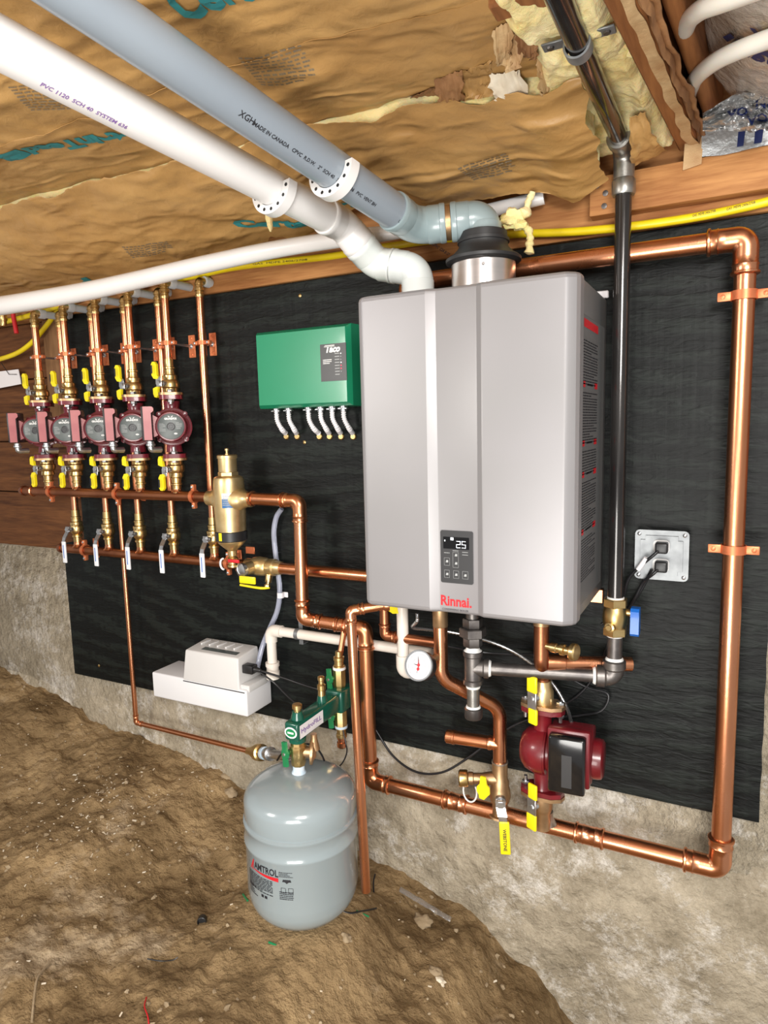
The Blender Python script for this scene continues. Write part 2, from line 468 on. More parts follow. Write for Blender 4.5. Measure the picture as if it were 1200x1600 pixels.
def path(pts, fr, n=8):
    """polyline with rounded corners of radius fr"""
    pts = [V(p) for p in pts]; out = [pts[0]]
    for i in range(1, len(pts) - 1):
        a, b, c = pts[i - 1], pts[i], pts[i + 1]
        d1 = (b - a).normalized(); d2 = (c - b).normalized()
        ang = d1.angle(d2)
        if ang < 0.02: out.append(b); continue
        f = fr[i] if isinstance(fr, (list, tuple)) else fr
        t = min(f * math.tan(ang / 2), (b - a).length * 0.49, (c - b).length * 0.49)
        R = t / math.tan(ang / 2)
        ax = d1.cross(d2).normalized(); cen = b - d1 * t + ax.cross(d1) * R
        st = b - d1 * t - cen
        for k in range(n + 1):
            out.append(cen + Matrix.Rotation(ang * k / n, 3, ax) @ st)
    out.append(pts[-1]); return out


def smooth_path(pts, n=8):
    """Catmull-Rom through the points"""
    P = [V(p) for p in pts]; P = [P[0] * 2 - P[1]] + P + [P[-1] * 2 - P[-2]]
    out = []
    for i in range(1, len(P) - 2):
        for k in range(n):
            t = k / n; a, b, c, d = P[i - 1:i + 3]
            out.append(0.5 * ((2 * b) + (c - a) * t + (2 * a - 5 * b + 4 * c - d) * t * t + (3 * b - 3 * c + d - a) * t ** 3))
    out.append(P[-2]); return out


def circ(r, n=20, a0=0, a1=2 * PI, cx=0, cy=0):
    return [(cx + r * math.cos(a0 + (a1 - a0) * k / n), cy + r * math.sin(a0 + (a1 - a0) * k / n)) for k in range(n + (0 if a1 - a0 > 6.28 else 1))]


def rrect(x0, y0, x1, y1, r, n=4):
    o = []
    for cx, cy, a in ((x1 - r, y1 - r, 0), (x0 + r, y1 - r, PI / 2), (x0 + r, y0 + r, PI), (x1 - r, y0 + r, 1.5 * PI)):
        o += [(cx + r * math.cos(a + PI / 2 * k / n), cy + r * math.sin(a + PI / 2 * k / n)) for k in range(n + 1)]
    return o


def socket(mb, p, d, r, L=0.028):
    """press-fitting socket: starts at p, opens along d"""
    mb.lathe(p, d, [(0, r * 1.08), (L * .35, r * 1.1), (L * .42, r * 1.17), (L * .50, r * 1.1), (L * .78, r * 1.1), (L * .82, r * 1.24), (L * .93, r * 1.26), (L, r * 1.14), (L + .0005, r * .98)], 24)


def copper_elbow(a, b, c, r, fr, parent, L=0.026, mt='copper', name='elbow'):
    a, b, c = V(a), V(b), V(c)
    d1 = (b - a).normalized(); d2 = (c - b).normalized(); ang = d1.angle(d2); t = fr * math.tan(ang / 2)
    mb = MB()
    P = path([b - d1 * (t + .002), b, b + d2 * (t + .002)], fr, 12)
    mb.tube(P, r * 1.08, 24)
    socket(mb, b - d1 * t, -d1, r, L); socket(mb, b + d2 * t, d2, r, L)
    return mb.build(name, mt, parent)


def coupling(p, d, r, parent, L=0.03, mt='copper', name='coupling'):
    mb = MB(); p = V(p); d = V(d).normalized()
    socket(mb, p, d, r, L); socket(mb, p, -d, r, L)
    return mb.build(name, mt, parent)


def copper_run(name, label, pts, r, fr=0.03, group=None, elbows=True, mt='copper', L=0.026, skip=()):
    pts = [V(p) for p in pts]
    t = thing(name, label, 'pipe', pts[0], group)
    MB().tube(path(pts, fr, 10), r, 24).build('pipe', mt, t)
    if elbows:
        for i in range(1, len(pts) - 1):
            if i in skip: continue
            copper_elbow(pts[i - 1], pts[i], pts[i + 1], r, fr, t, L, mt)
    return t


def hexn(mb, o, ax, L, r):
    return mb.lathe(o, ax, [(0, r * .94), (L * .08, r), (L * .92, r), (L, r * .94)], 6)


_fc = {}


def text_polys(body, size, bold=0.0, italic=0.0):
    key = (body, size, bold, italic)
    if key in _fc: return _fc[key]
    c = bpy.data.curves.new('txt', 'FONT'); c.body = body; c.size = size; c.offset = bold; c.shear = italic
    c.resolution_u = 2; c.fill_mode = 'FRONT' if hasattr(c, 'fill_mode') else None
    ob = bpy.data.objects.new('txt', c); COL.objects.link(ob)
    dg = bpy.context.evaluated_depsgraph_get(); dg.update()
    me = bpy.data.meshes.new_from_object(ob.evaluated_get(dg))
    vs = [v.co.copy() for v in me.vertices]; fs = [list(p.vertices) for p in me.polygons]
    bpy.data.objects.remove(ob); bpy.data.curves.remove(c); bpy.data.meshes.remove(me)
    _fc[key] = (vs, fs); return vs, fs


def text_on(mb, body, size, fn, bold=0.0, width=None, cut=0.0, italic=0.0):
    """write text; fn(u, v) gives the surface point; width stretches to a given length"""
    vs, fs = text_polys(body, size, bold, italic)
    if not vs: return
    x0 = min(v.x for v in vs); x1 = max(v.x for v in vs)
    k = (width / (x1 - x0)) if width else 1.0
    if cut:
        bm = bmesh.new(); vv = [bm.verts.new(p) for p in vs]
        for f in fs:
            try: bm.faces.new([vv[i] for i in f])
            except ValueError: pass
        for ax in (0, 1):
            lo = min(p.co[ax] for p in bm.verts); hi = max(p.co[ax] for p in bm.verts)
            q = lo + cut
            while q < hi:
                co = V((0, 0, 0)); co[ax] = q; no = V((0, 0, 0)); no[ax] = 1
                bmesh.ops.bisect_plane(bm, geom=bm.verts[:] + bm.edges[:] + bm.faces[:], plane_co=co, plane_no=no)
                q += cut
        bm.verts.index_update()
        vs = [p.co.copy() for p in bm.verts]; fs = [[q.index for q in f.verts] for f in bm.faces]; bm.free()
    mb.add([fn((v.x - x0) * k, v.y) for v in vs], fs)


def flat(o, ux, uy, lift=0.0):
    o = V(o); ux = V(ux).normalized(); uy = V(uy).normalized(); n = ux.cross(uy).normalized() * lift
    return lambda u, v: o + ux * u + uy * v + n


def bars(mb, fn, w, h, rows, fill=0.55, seed=1, words=True, gap=.25):
    """rows of unreadable small print"""
    rnd = random.Random(seed); dh = h / rows
    for i in range(rows):
        y0 = h - (i + 1) * dh + dh * (1 - fill) / 2; y1 = y0 + dh * fill; x = 0
        end = w * (1 if rnd.random() > .25 else rnd.uniform(.45, .9))
        while x < end - w * .03:
            L = min(w * rnd.uniform(.04, .14) if words else w, end - x)
            mb.add([fn(x, y0), fn(x + L, y0), fn(x + L, y1), fn(x, y1)], [[0, 1, 2, 3]])
            x += L + w * .022


# ================================================================= SETTING
def lerp_tab(t, x):
    if x <= t[0][0]: return t[0][1]
    for (a, va), (b, vb) in zip(t, t[1:]):
        if x <= b: k = (x - a) / (b - a); k = k * k * (3 - 2 * k); return va + (vb - va) * k
    return t[-1][1]


CONTACT = [(-2.8, -.50), (-1.94, -.56), (-1.62, -.60), (-1.37, -.68), (-1.0, -.70), (-.8, -.715), (-.66, -.775),
           (-.4, -.82), (-.15, -.865), (.1, -.95), (.27, -1.05), (.44, -1.17), (.9, -1.36)]
TANK = V((-.207, -.336, 0))


def dirt_z(x, y):
    c = lerp_tab(CONTACT, x); d = max(0.0, -y)
    base = -.83 if x < -.3 else min(-.83, c + .02) if x > .05 else -.83 + (min(-.83, c + .02) + .83) * (x + .3) / .35
    k = math.exp(-(d / .42) ** 2)
    z = c * k + base * (1 - k)
    z += -.05 * math.exp(-((x + .54) ** 2 + (y + .36) ** 2) / .016)          # scooped hollow beside the tank
    z += .03 * math.exp(-((x + .95) ** 2 + (y + .5) ** 2) / .05)
    P = V((x, y, 0))
    n = noise.fractal(P * 3.0, 1.0, 2.0, 4) * .022 + noise.fractal(P * 14 + V((3, 3, 3)), .9, 2.0, 4) * .007
    n += max(0, noise.fractal(P * 8 + V((7, 1, 2)), .9, 2, 3)) * .022 - max(0, noise.noise(P * 19)) * .012
    n += max(0, noise.noise(P * 42)) * .009 + max(0, noise.noise(P * 90) - .15) * .008
    q = math.exp(-((P.xy - TANK.xy).length / .17) ** 4)
    return z * (1 - q) + (-.806) * q + n * (1 - .7 * q)


mb = MB()
mb.grid(lambda u, v: V((-2.9 + 4.1 * u, .03 - 2.1 * v, dirt_z(-2.9 + 4.1 * u, .03 - 2.1 * v))), 560, 300)
tag(mb.build('floor', 'dirt', ang=180, merge=False), kind='structure')


def conc(u, v):
    x = -2.9 + 4.1 * u; z = -1.6 + 1.57 * v
    P = V((x, z, 1.3))
    d = noise.fractal(P * 5, 1, 2, 5) * .010 + noise.fractal(P * 24, .8, 2, 3) * .003
    low = max(0, min(1, (-.50 - z) / .25))
    left = max(0, min(1, (-1.35 - x) / .5))
    return V((x, .016 - .038 * low - .03 * left * low + d * (.35 + .65 * low), z))


mb = MB(); mb.grid(conc, 460, 190)
mb.box((-2.9, .0, -1.6), (1.2, .18, -.03))
tag(mb.build('wall_back', 'concrete', ang=180, merge=False), kind='structure')
# timber wall above the concrete
mb = MB()
for z0, z1, dy in ((-.034, .178, 0), (.182, .372, .004), (.376, .60, 0), (.604, .80, .003)):
    mb.box((-2.9, .012 + dy, z0), (1.2, .04, z1), .002, 1)
mb.box((-2.9, .04, -.034), (1.2, .07, .80))
tag(mb.build('trim_1', 'wood_dark'), kind='structure')
mb = MB(); mb.box((-2.9, -.028, .803), (1.2, .07, 1.19), .003, 1)
tag(mb.build('trim_2', 'wood_beam'), kind='structure')
mb = MB(); mb.box((-2.9, -2.2, 1.16), (1.3, .04, 1.19))
tag(mb.build('ceiling', 'subfloor'), kind='structure')
p = at(88, 560, 0)
mb = MB(); mb.box((p.x - .045, -.012, .35), (p.x + .045, .02, .80), .002, 1)
single(mb, 'wall_stud', 'wood_stud', 'short pale wooden stud behind the leftmost copper riser', 'stud')

# ledger board on the right
mb = MB(); mb.box((.428, -.066, .835), (1.1, -.029, .915), .003, 2)
led = single(mb, 'ledger_board', 'wood_beam', 'orange-brown ledger board nailed over the rim above the yellow gas tubing', 'board')
for px, py in ((933, 290), (946, 302), (944, 322)):
    q = at(px, py, -.067); MB().lathe(q, (0, -1, 0), [(0, .006), (.001, .006), (.0015, .004)], 12).build('nail', 'iron_fit', led)

# plywood
mb = MB()
ply_out = [(-1.447, -.498), (.805, -.498)]
for k in range(30):
    ply_out.append((.805 + random.uniform(-.002, .002), -.498 + 1.296 * (k + 1) / 31))
ply_out += [(.803, .80), (-1.30, .80), (-1.30, .30), (-1.40, .28), (-1.447, .0)]
ply_out = [(-1.447, -.498)] + ply_out[1:32] + [(.803, .80), (-1.33, .80), (-1.447, .798)]
# the stained sheet stops short at the top left where the timber wall shows
ply_out = ply_out[:-1] + [(-1.333, .02), (-1.447, .0)]
mb.plate((0, -.001, 0), (1, 0, 0), (0, 0, 1), ply_out, .017)
ply = single(mb, 'plywood_panel', 'ply', 'black-stained rough plywood backboard fixed to the foundation wall', 'board', ang=30)
for px, py in ((469, 462), (476, 691), (712, 530), (1134, 1240), (155, 1040)):
    q = at(px, py, -.018); MB().lathe(q, (0, -1, 0), [(0, .005), (.0015, .005), (.003, .002)], 12).build('screw', 'brass', ply)


# ================================================================= CEILING INSULATION
def wr(x, y, s=0.0, a=1.0):
    P = V((x * 2.2, y * 3.4, s)); Q = V((x * 6, y * 13, s + 4))
    r = 1 - abs(noise.fractal(P + V((0, 0, 1)), 1, 2, 4)) * 2.2
    r2 = 1 - abs(noise.fractal(Q + V((noise.noise(P) * 2, 0, 0)), 1, 2, 3)) * 2.0
    return (noise.fractal(P, 1, 2, 3) * .012 - max(0, r) * .010 - max(0, r2) * .0032) * a


EDGE = [(-2.4, .87), (-1.53, .862), (-1.02, .845), (-.66, .875), (-.26, .90), (-.08, .945), (.0, .935), (.08, .91), (.2, .915), (.32, .905), (.41, .872), (.50, .90)]


def zA(x, y):
    t = (-y - .10) / .34
    e = lerp_tab(EDGE, x); t = max(-.1, min(1.1, t))
    return e + (1.022 - .03 * max(0, min(1, x / .4)) - e) * max(0, t) ** .8 - .022 * math.sin(PI * max(0, min(1, t))) + wr(x, y, 1)


def zB(x, y):
    t = max(0, (-y - .40) / .42)
    return 1.025 + .055 * t - .03 * max(0, min(1, x / .4)) - .010 * math.sin(min(2.5, PI * t)) + wr(x, y, 1) + .003


def zC(x, y):
    return zB(x, y) + .002


def rag(t, s, a=.02):
    return noise.fractal(V((t * 9, s, 0)), 1, 2, 5) * a


def sheet(fn, x0, x1, y0, y1, nu, nv, s, rag0=.01, rag1=.01, ragx=.02, xfn=None):
    def g(u, v):
        xx = x0 + (x1 - x0) * u
        ya = y0 + rag(xx, s, rag0); yb = y1 + rag(xx, s + 7, rag1)
        if xfn: ya, yb = xfn(xx, ya, yb)
        y = ya + (yb - ya) * v
        x = xx + (rag(y, s + 3, ragx) if u > .5 else 0) * max(0, (u - .85) / .15)
        return V((x, y, fn(x, y)))
    return g


def batt(label, fn, x0, x1, y0, y1, s, nu=220, nv=60, **k):
    t = thing('insulation_batt', label, 'insulation', ((x0 + x1) / 2, (y0 + y1) / 2, 1.0))
    MB().grid(sheet(fn, x0, x1, y0, y1, nu, nv, s, **k), nu, nv, .0012).build('paper_facing', 'paper', t, ang=60, merge=False)
    g0 = sheet(fn, x0, x1 - .01, y0 - .03, y1 + .03, 60, 20, s)
    mbw = MB(); xs = 90; ys = 24

    def top(u, v):
        p = g0(u, v); e = min(1, min(v, 1 - v, 1 - u) * 8)
        return V((p.x, p.y, p.z + .006 + e * .01 + noise.fractal(p * 30, 1, 2, 3) * .006))
    mbw.grid(top, xs, ys, .09)
    mbw.build('fiberglass', 'glass_wool', t, ang=80, merge=False)
    return t


def gapA(x, ya, yb):      # the far edge of the wall-side sheet pulls back where it is torn
    k = max(0, min(1, (x + .12) / .18))
    return ya, yb + .012 * k + .03 * k * max(0, noise.noise(V((x * 9, 3, 1))))


def gapB(x, ya, yb):
    k = max(0, min(1, (x + .02) / .2))
    return ya - (.05 * max(0, x) + .02 * k * max(0, noise.noise(V((x * 11, 9, 1))) + .2)), yb


bA = batt('kraft-faced insulation nearest the wall, sagging behind the white and grey vent pipes', zA, -2.3, .472, -.10, -.41, 11, rag0=.03, rag1=.015, xfn=gapA, nu=420, nv=90)
bB = batt('kraft-faced insulation in the middle run, crossed by both vent pipes left of the tear', zB, -2.3, .44, -.378, -.60, 12, rag0=.012, xfn=gapB, nu=320, nv=80)
bC = batt('kraft-faced insulation nearest the viewer at the top edge of the photo', zC, -2.3, .482, -.575, -1.28, 13, rag0=.004)


def hit(fn, px, py):
    p = atz(px, py, 1.0)
    for _ in range(8): p = atz(px, py, .5 * p.z + .5 * fn(p.x, max(-1.3, min(-.05, p.y))))
    return p


def on(fn, px0, py0, px1, py1, z):
    """frame on a ceiling sheet from two picture points of a text baseline; text reads from below"""
    a = hit(fn, px0, py0); b = hit(fn, px1, py1); a.z = b.z = z
    ux = (b - a); L = ux.length; ux.normalize()
    # seen from below, 'up' of the letters points away from the wall (towards the viewer overhead)
    uy = V((-ux.y, ux.x, 0)) * -1
    return (lambda u, v: (lambda p: V((p.x, p.y, fn(p.x, p.y) - .0022)))(a + ux * u + uy * v)), L


def paper_word(batt_, fn, word, p0, p1, z, size=None, bold=.003, cut=.02):
    f, L = on(fn, *p0, *p1, z)
    m_ = MB(); sz = size or L / len(word) * 1.7
    text_on(m_, word, sz, f, bold=bold, width=L, cut=cut)
    return m_.build('printed_lettering', 'teal_ink', batt_, smooth=False, merge=False)


def paper_small(batt_, fn, p0, p1, z, h, rows, seed):
    f, L = on(fn, *p0, *p1, z); m_ = MB(); rnd = random.Random(seed)
    dh = h / rows
    for i in range(rows):
        x = 0
        while x < L * (.97 if i < rows - 2 else .75):
            w_ = min(rnd.uniform(.006, .018), L - x)
            nn = max(1, int(w_ / .004))
            for q in range(nn):
                xa = x + w_ * q / nn; xb = xa + w_ / nn * .9; y1 = -i * dh; y0 = y1 - dh * .45
                m_.add([f(xa, y0), f(xb, y0), f(xb, y1), f(xa, y1)], [[0, 1, 2, 3]])
            x += w_ + .004
    return m_.build('small_print', 'paper_ink', batt_, smooth=False, merge=False)


paper_word(bC, zC, 'CertainTeed', (288, 32), (612, -52), 1.02, size=.10, bold=.004)
paper_word(bB, zB, 'CertainTeed', (252, 196), (32, 232), 1.02, size=.052)
f_, L_ = on(zB, 24, 232, -8, 242, 1.02); m_ = MB()
m_.grid(lambda u, v: f_(u * L_, v * .04 + .2 * 0), 6, 4); m_.build('printed_mark', 'teal_ink', bB, smooth=False, merge=False)
paper_word(bA, zA, 'CertainTeed', (368, 355), (628, 318), .92, size=.046)
paper_word(bA, zA, 'CertainTeed', (-20, 482), (152, 442), .89, size=.05)
paper_small(bC, zC, (372, 88), (470, 68), 1.04, .085, 10, 1)
paper_small(bB, zB, (12, 134), (110, 128), 1.02, .07, 9, 2)
paper_small(bA, zA, (715, 262), (790, 238), .95, .07, 8, 3)
paper_small(bA, zA, (190, 384), (262, 376), .95, .05, 6, 4)

# torn, curled strips hanging along the tear
def flap(q00, q10, q11, q01, drop, m_, name='torn_flap', seed=0):
    """loose paper tongue; corners measured in the picture, far edge dropping below the sheet"""
    P = [hit(zB, *q) for q in (q00, q10, q11, q01)]
    P = [P[0] - V((0, 0, .004)), P[1] - V((0, 0, .004)), P[2] - V((0, 0, drop)), P[3] - V((0, 0, drop))]

    def g(u, v):
        a = P[0].lerp(P[1], u); b = P[3].lerp(P[2], u); p = a.lerp(b, v)
        e = noise.fractal(V((u * 6, seed, v * 6)), 1, 2, 3)
        edge = 1 if (v > .9 or u > .93 or u < .07) else 0
        return p + V((.006 * e * edge, .008 * e * edge, -.010 * math.sin(PI * v) * (1 if seed % 2 else -.5) + .005 * e))
    MB().grid(g, 26, 12, .0008).build(name, m_, bB, ang=40, merge=False)


for i, (q0, q1, q2, q3, dr, m_) in enumerate((
        ((488, 208), (582, 180), (570, 204), (500, 226), .012, 'paper'), ((500, 222), (572, 200), (566, 232), (508, 230), .03, 'paper_torn'),
        ((602, 196), (748, 140), (764, 152), (612, 214), .02, 'paper_torn'), ((678, 122), (722, 106), (724, 152), (690, 156), .016, 'paper_brown'),
        ((716, 110), (768, 92), (770, 132), (722, 140), .02, 'paper'), ((764, 114), (812, 106), (850, 152), (776, 134), .024, 'chip'),
        ((784, 60), (812, 40), (816, 74), (790, 84), .03, 'paper_torn'), ((806, 36), (842, 46), (838, 84), (812, 78), .01, 'paper_brown'),
        ((838, 88), (888, 106), (864, 140), (842, 112), .03, 'paper_torn'), ((770, 44), (800, 26), (798, 84), (778, 92), .012, 'paper_torn'),
        ((640, 150), (700, 124), (706, 136), (646, 164), .004, 'paper_brown'), ((560, 204), (640, 168), (648, 178), (570, 220), .006, 'paper_brown'))):
    flap(q0, q1, q2, q3, dr, m_, seed=i)

# exposed yellow wool bay between paper and joist
t = thing('insulation_batt', 'bare yellow glass wool beside the joist, behind the black gas pipe', 'insulation', (.51, -.3, .98))


def wl(u, v):
    y = -.075 - .66 * v; x = .405 + .195 * u + .08 * y * u
    e = min(1, min(u, 1 - u, v * 2, (1 - v)) * 7)
    return V((x + rag(y, 40, .012) * (1 if u < .5 else 0), y, 1.00 - .035 * e ** .6 + noise.fractal(V((x * 11, y * 11, 5)), 1, 2, 4) * .020 - .035 * max(0, 1 - v * 5)))


MB().grid(wl, 70, 120, .1).build('fiberglass', 'glass_wool', t, ang=80, merge=False)
qs = [at(984, 184, -.24), at(1008, 176, -.24), at(1042, 236, -.085), at(986, 262, -.085)]
MB().grid(lambda u, v: qs[0].lerp(qs[1], u).lerp(qs[3].lerp(qs[2], u), v) + V((.006 * noise.noise(V((v * 8, 1, 1))), 0, -.014 * math.sin(PI * v) + .006 * noise.noise(V((u * 5, v * 5, 2))))), 16, 20, .001).build('paper_remnant', 'paper', t, ang=50, merge=False)
# hanging wool tuft beside the grey vent elbow
tp = [at(*q, -.13) for q in ((832, 300), (822, 330), (815, 345), (824, 360), (829, 378), (826, 398))]
mb = MB(); sp = smooth_path(tp, 8)
mb.tube([p + V((noise.noise(p * 60) * .006, 0, 0)) for p in sp], [.006 + .013 * abs(noise.noise(p * 70)) for p in sp[:-1]] + [.003], 10)
mb.ball(at(797, 342, -.14), .02, 14, (1.1, .7, 1), .8)
mb.ball(at(812, 352, -.135), .014, 14, (1.2, .7, .8), .8)
single(mb, 'insulation_tuft', 'glass_wool', 'yellow wool tuft hanging down beside the grey vent elbow', 'insulation')
mb = MB(); tp = [at(*q, -.28) for q in ((418, 325), (421, 345), (423, 362))]
mb.tube(smooth_path(tp, 5), [.006, .008, .009, .008, .009, .008, .007, .007, .006, .004, .002], 8)
single(mb, 'insulation_tuft', 'glass_wool', 'small tan wool tuft hanging under the strap of the white vent pipe', 'insulation')

# joists
mb = MB(); mb.box((.604, -1.3, .945), (.645, -.030, 1.16), .003, 1, axes=(V((0, 0, 0)), V((1, 0, 0)), V((.088, 1, 0)), V((0, 0, 1))))
jo = single(mb, 'floor_joist', 'wood_joist', 'old brown floor joist running overhead to the right of the black gas pipe', 'joist')


def strip(u, v):
    y = -.06 - 1.2 * u; x = .640 + .088 * y + .022 * v + rag(y, 50, .010)
    return V((x, y, .965 - .03 * math.sin(PI * v * .6) + noise.fractal(V((x * 12, y * 9, 1)), 1, 2, 4) * .015 + .02 * (v > .5)))


MB().grid(strip, 120, 8, .002).build('torn_paper_strip', 'paper_brown', jo, ang=50, merge=False)
MB().grid(lambda u, v: V((.622 - .105 * u + .018 * v + .008 * noise.noise(V((u * 20, v, 0))), -.03 - 1.2 * u, .943 - .006 * abs(noise.noise(V((u * 12, v * 2, 4)))))), 100, 3, .0012).build('torn_paper_strip', 'paper_torn', jo, ang=50, merge=False)
mb = MB(); mb.box((.655, -1.3, .975), (.683, -.030, 1.16), .012, 4, axes=(V((0, 0, 0)), V((1, 0, 0)), V((.088, 1, 0)), V((0, 0, 1))))
single(mb, 'floor_joist', 'wood_joist', 'rounded brown joist edge just left of the foil-wrapped duct', 'joist')
mb = MB(); mb.box((.40, -.66, .965), (.60, -.62, 1.03), .003, 1)
single(mb, 'wood_block', 'wood_joist', 'splintered wooden block overhead between the black gas pipe and the joist', 'board')
mb = MB(); mb.ball(at(988, 62, -.42), .026, 18, (1.3, .8, .8), 1.0)
single(mb, 'insulation_tuft', 'glass_wool', 'loose yellow wool clump stuck under the joist near the top edge', 'insulation')


# foil facing along the right rim
def ff(u, v):
    x = .645 + .5 * u; z = .912 + .058 * v + (rag(x, 60, .012) if v > .5 else rag(x, 61, .005))
    return V((x, -.071 + .004 * noise.noise(V((x * 30, z * 30, 0))), z))


ft = thing('foil_facing', 'torn silver foil facing with navy stripes along the top of the right ledger board', 'insulation', (.85, -.07, .93))
MB().grid(ff, 60, 8).build('foil_sheet', 'foil_flat', ft, merge=False)
mb = MB()
for a, b in ((.708, .719), (.737, .75), (.77, .82)):
    mb.add([V((a, -.0762, .918)), V((b, -.0762, .918)), V((b + .004, -.0762, .962)), V((a + .002, -.0762, .962))], [[0, 1, 2, 3]])
mb.build('navy_stripe', 'navy_ink', ft, smooth=False, merge=False)
mb = MB(); mb.plate((.612, -.068, .895), (1, 0, 0), (0, 0, 1), [(0, 0), (.034, .006), (.036, .055), (.02, .062), (.002, .05)], .002)
mb.build('kraft_corner', 'paper_torn', ft)

# duct at the far top right
dt = thing('insulated_duct', 'film-wrapped insulated duct with navy lettering at the top right corner', 'duct', (.95, -.35, 1.06))
da = V((.800, -.10, 1.085)); dd = V((0, -1, .0)).normalized(); du, dv = V((1, 0, 0)), V((0, 0, 1)); DR = .150


def dct(u, v):
    th = 2 * PI * v; s_ = u * .9; r = DR * (1 + .05 * noise.fractal(V((s_ * 11, math.cos(th) * 2.5, math.sin(th) * 2.5)), 1, 2, 4))
    r *= .72 + .28 * min(1, u * 12) ** .5
    return da + dd * s_ + (du * math.cos(th) + dv * math.sin(th)) * r


MB().grid(dct, 90, 72).build('plastic_sleeve', 'film', dt, ang=70, merge=False)


def duct_word(word, px, py, size, rot=0.0):
    m_ = MB(); o = atz(px, py, 1.0); c_, s_ = math.cos(rot), math.sin(rot)

    def fn(u, v):
        x = o.x + u * c_ - v * s_; y = o.y - (u * s_ + v * c_); q = max(-.98, min(.98, (x - da.x) / DR))
        return V((x, y, da.z - DR * 1.03 * math.sqrt(1 - q * q)))
    text_on(m_, word, size, fn, bold=.0016, cut=.01)
    m_.build('navy_lettering', 'navy_ink', dt, smooth=False, merge=False)


duct_word('INSU', 1130, 42, .042, -.35)
duct_word('HO', 1180, 34, .062, .1)
duct_word('W.', 1176, 6, .045, .1)


def fo(u, v):
    px = 1098 + 125 * u; py = 205 - 62 * v * (.45 + .55 * min(1, u * 2.2)) + 10 * noise.noise(V((u * 6, 2, 1)))
    return at(px, py, -.16 - .05 * v + .035 * noise.fractal(V((u * 6, v * 5, 3)), 1, 2, 4))


fp = thing('foil_scrap', 'crumpled silver foil scrap with navy print hanging below the duct', 'insulation', (.85, -.2, .95))
MB().grid(fo, 60, 40).build('foil_sheet', 'foil', fp, ang=25, merge=False)
mb = MB()
for i, (uu, vv, ww) in enumerate(((.30, .40, 'VO'), (.55, .20, 'VO'), (.66, .55, 'NO'))):
    text_on(mb, ww, .18, lambda a_, b_, uu=uu, vv=vv: fo(uu + a_, vv + b_ * 1.6) + V((0, -.0035, -.001)), bold=.006, cut=.05)
mb.build('navy_lettering', 'navy_ink', fp, smooth=False, merge=False)
mb = MB(); mb.box((.70, -.34, .90), (.705, -.33, .91)) if False else None

for i, (pp, lab) in enumerate(((((1078, 146), (1086, 124), (1112, 100), (1150, 80), (1215, 56)), 'milky plastic tube loop curving across the duct, the lower of two'),
                               (((1070, 48), (1078, 30), (1098, 14), (1130, 2), (1190, -20)), 'milky plastic tube loop at the very top right, the upper of two'))):
    P3 = [atz(*q, (.995, .972, .950, .935, .922)[k]) for k, q in enumerate(pp)]
    P3 = smooth_path([P3[0] + V((.03, .05, .07)), P3[0] + V((.006, .02, .03))] + P3, 8)
    MBt = MB(); MBt.tube(P3, .0130, 18)
    single(MBt, 'plastic_tube', 'pex', lab, 'tube')


# ================================================================= PIPE SUPPORT HARDWARE
def bell_hanger(p, axis, rod, r, label, group=None):
    """copper-plated split clamp round a pipe at p, threaded rod and base plate on the wall"""
    p = V(p); axis = V(axis); t = thing('pipe_clamp', label, 'clamp', p, group)
    horizontal = abs(axis.z) < .5          # ears above and below on a horizontal pipe, left and right on a riser
    e = V((0, 0, 1)) if horizontal else V((1, 0, 0))
    mb = MB(); mb.lathe(p - axis * .006, axis, [(0, r + .001), (0, r + .0045), (.012, r + .0045), (.012, r + .001)], 24, cap=False)
    f = e.cross(axis)
    for s_ in (-1, 1):
        c = p + e * s_ * (r + .011)
        mb.box((-.010, -.007, -.006), (.010, .007, .006), .003, 2, axes=(c, e, V((0, 1, 0)), axis))
    mb.build('ring', 'copper_paint', t)
    for s_ in (-1, 1):
        c = p + e * s_ * (r + .013)
        MB().lathe(c + V((0, -.007, 0)), (0, -1, 0), [(0, .004), (.002, .004), (.003, .002)], 12).build('bolt', 'steel', t)
    if rod:
        off = V((0, 0, 0))
        mb = MB(); a = p + V((0, r + .003, 0)); b = V((p.x, -.021, p.z))
        mb.cyl(a, b, .0036, 10); hexn(mb, a, (0, 1, 0), .007, .008); hexn(mb, b, (0, -1, 0), .006, .008)
        mb.build('threaded_rod', 'steel', t)
        mb = MB(); mb.box((p.x - .013, -.0225, p.z - .034), (p.x + .013, -.0185, p.z + .034), .001, 1)
        mb.build('base_plate', 'copper_paint', t)
        for dz in (-.025, .025):
            MB().lathe((p.x, -.0225, p.z + dz), (0, -1, 0), [(0, .0045), (.001, .0045), (.002, .002)], 10).build('screw', 'copper_paint', t)
    return t


# ================================================================= LEFT MANIFOLD
XF = [-1.355, -1.212, -1.062, -.917, -.766]
XB = [-1.305, -1.148, -.998, -.850, -.683]
YF, YB = -.122, -.066
RR = .0112
ORD = ['leftmost', 'second from left', 'middle', 'second from right', 'rightmost']
ZUM = .203; ZLM = -.006
TOPF = [.803, .811, .819, .826, .834]

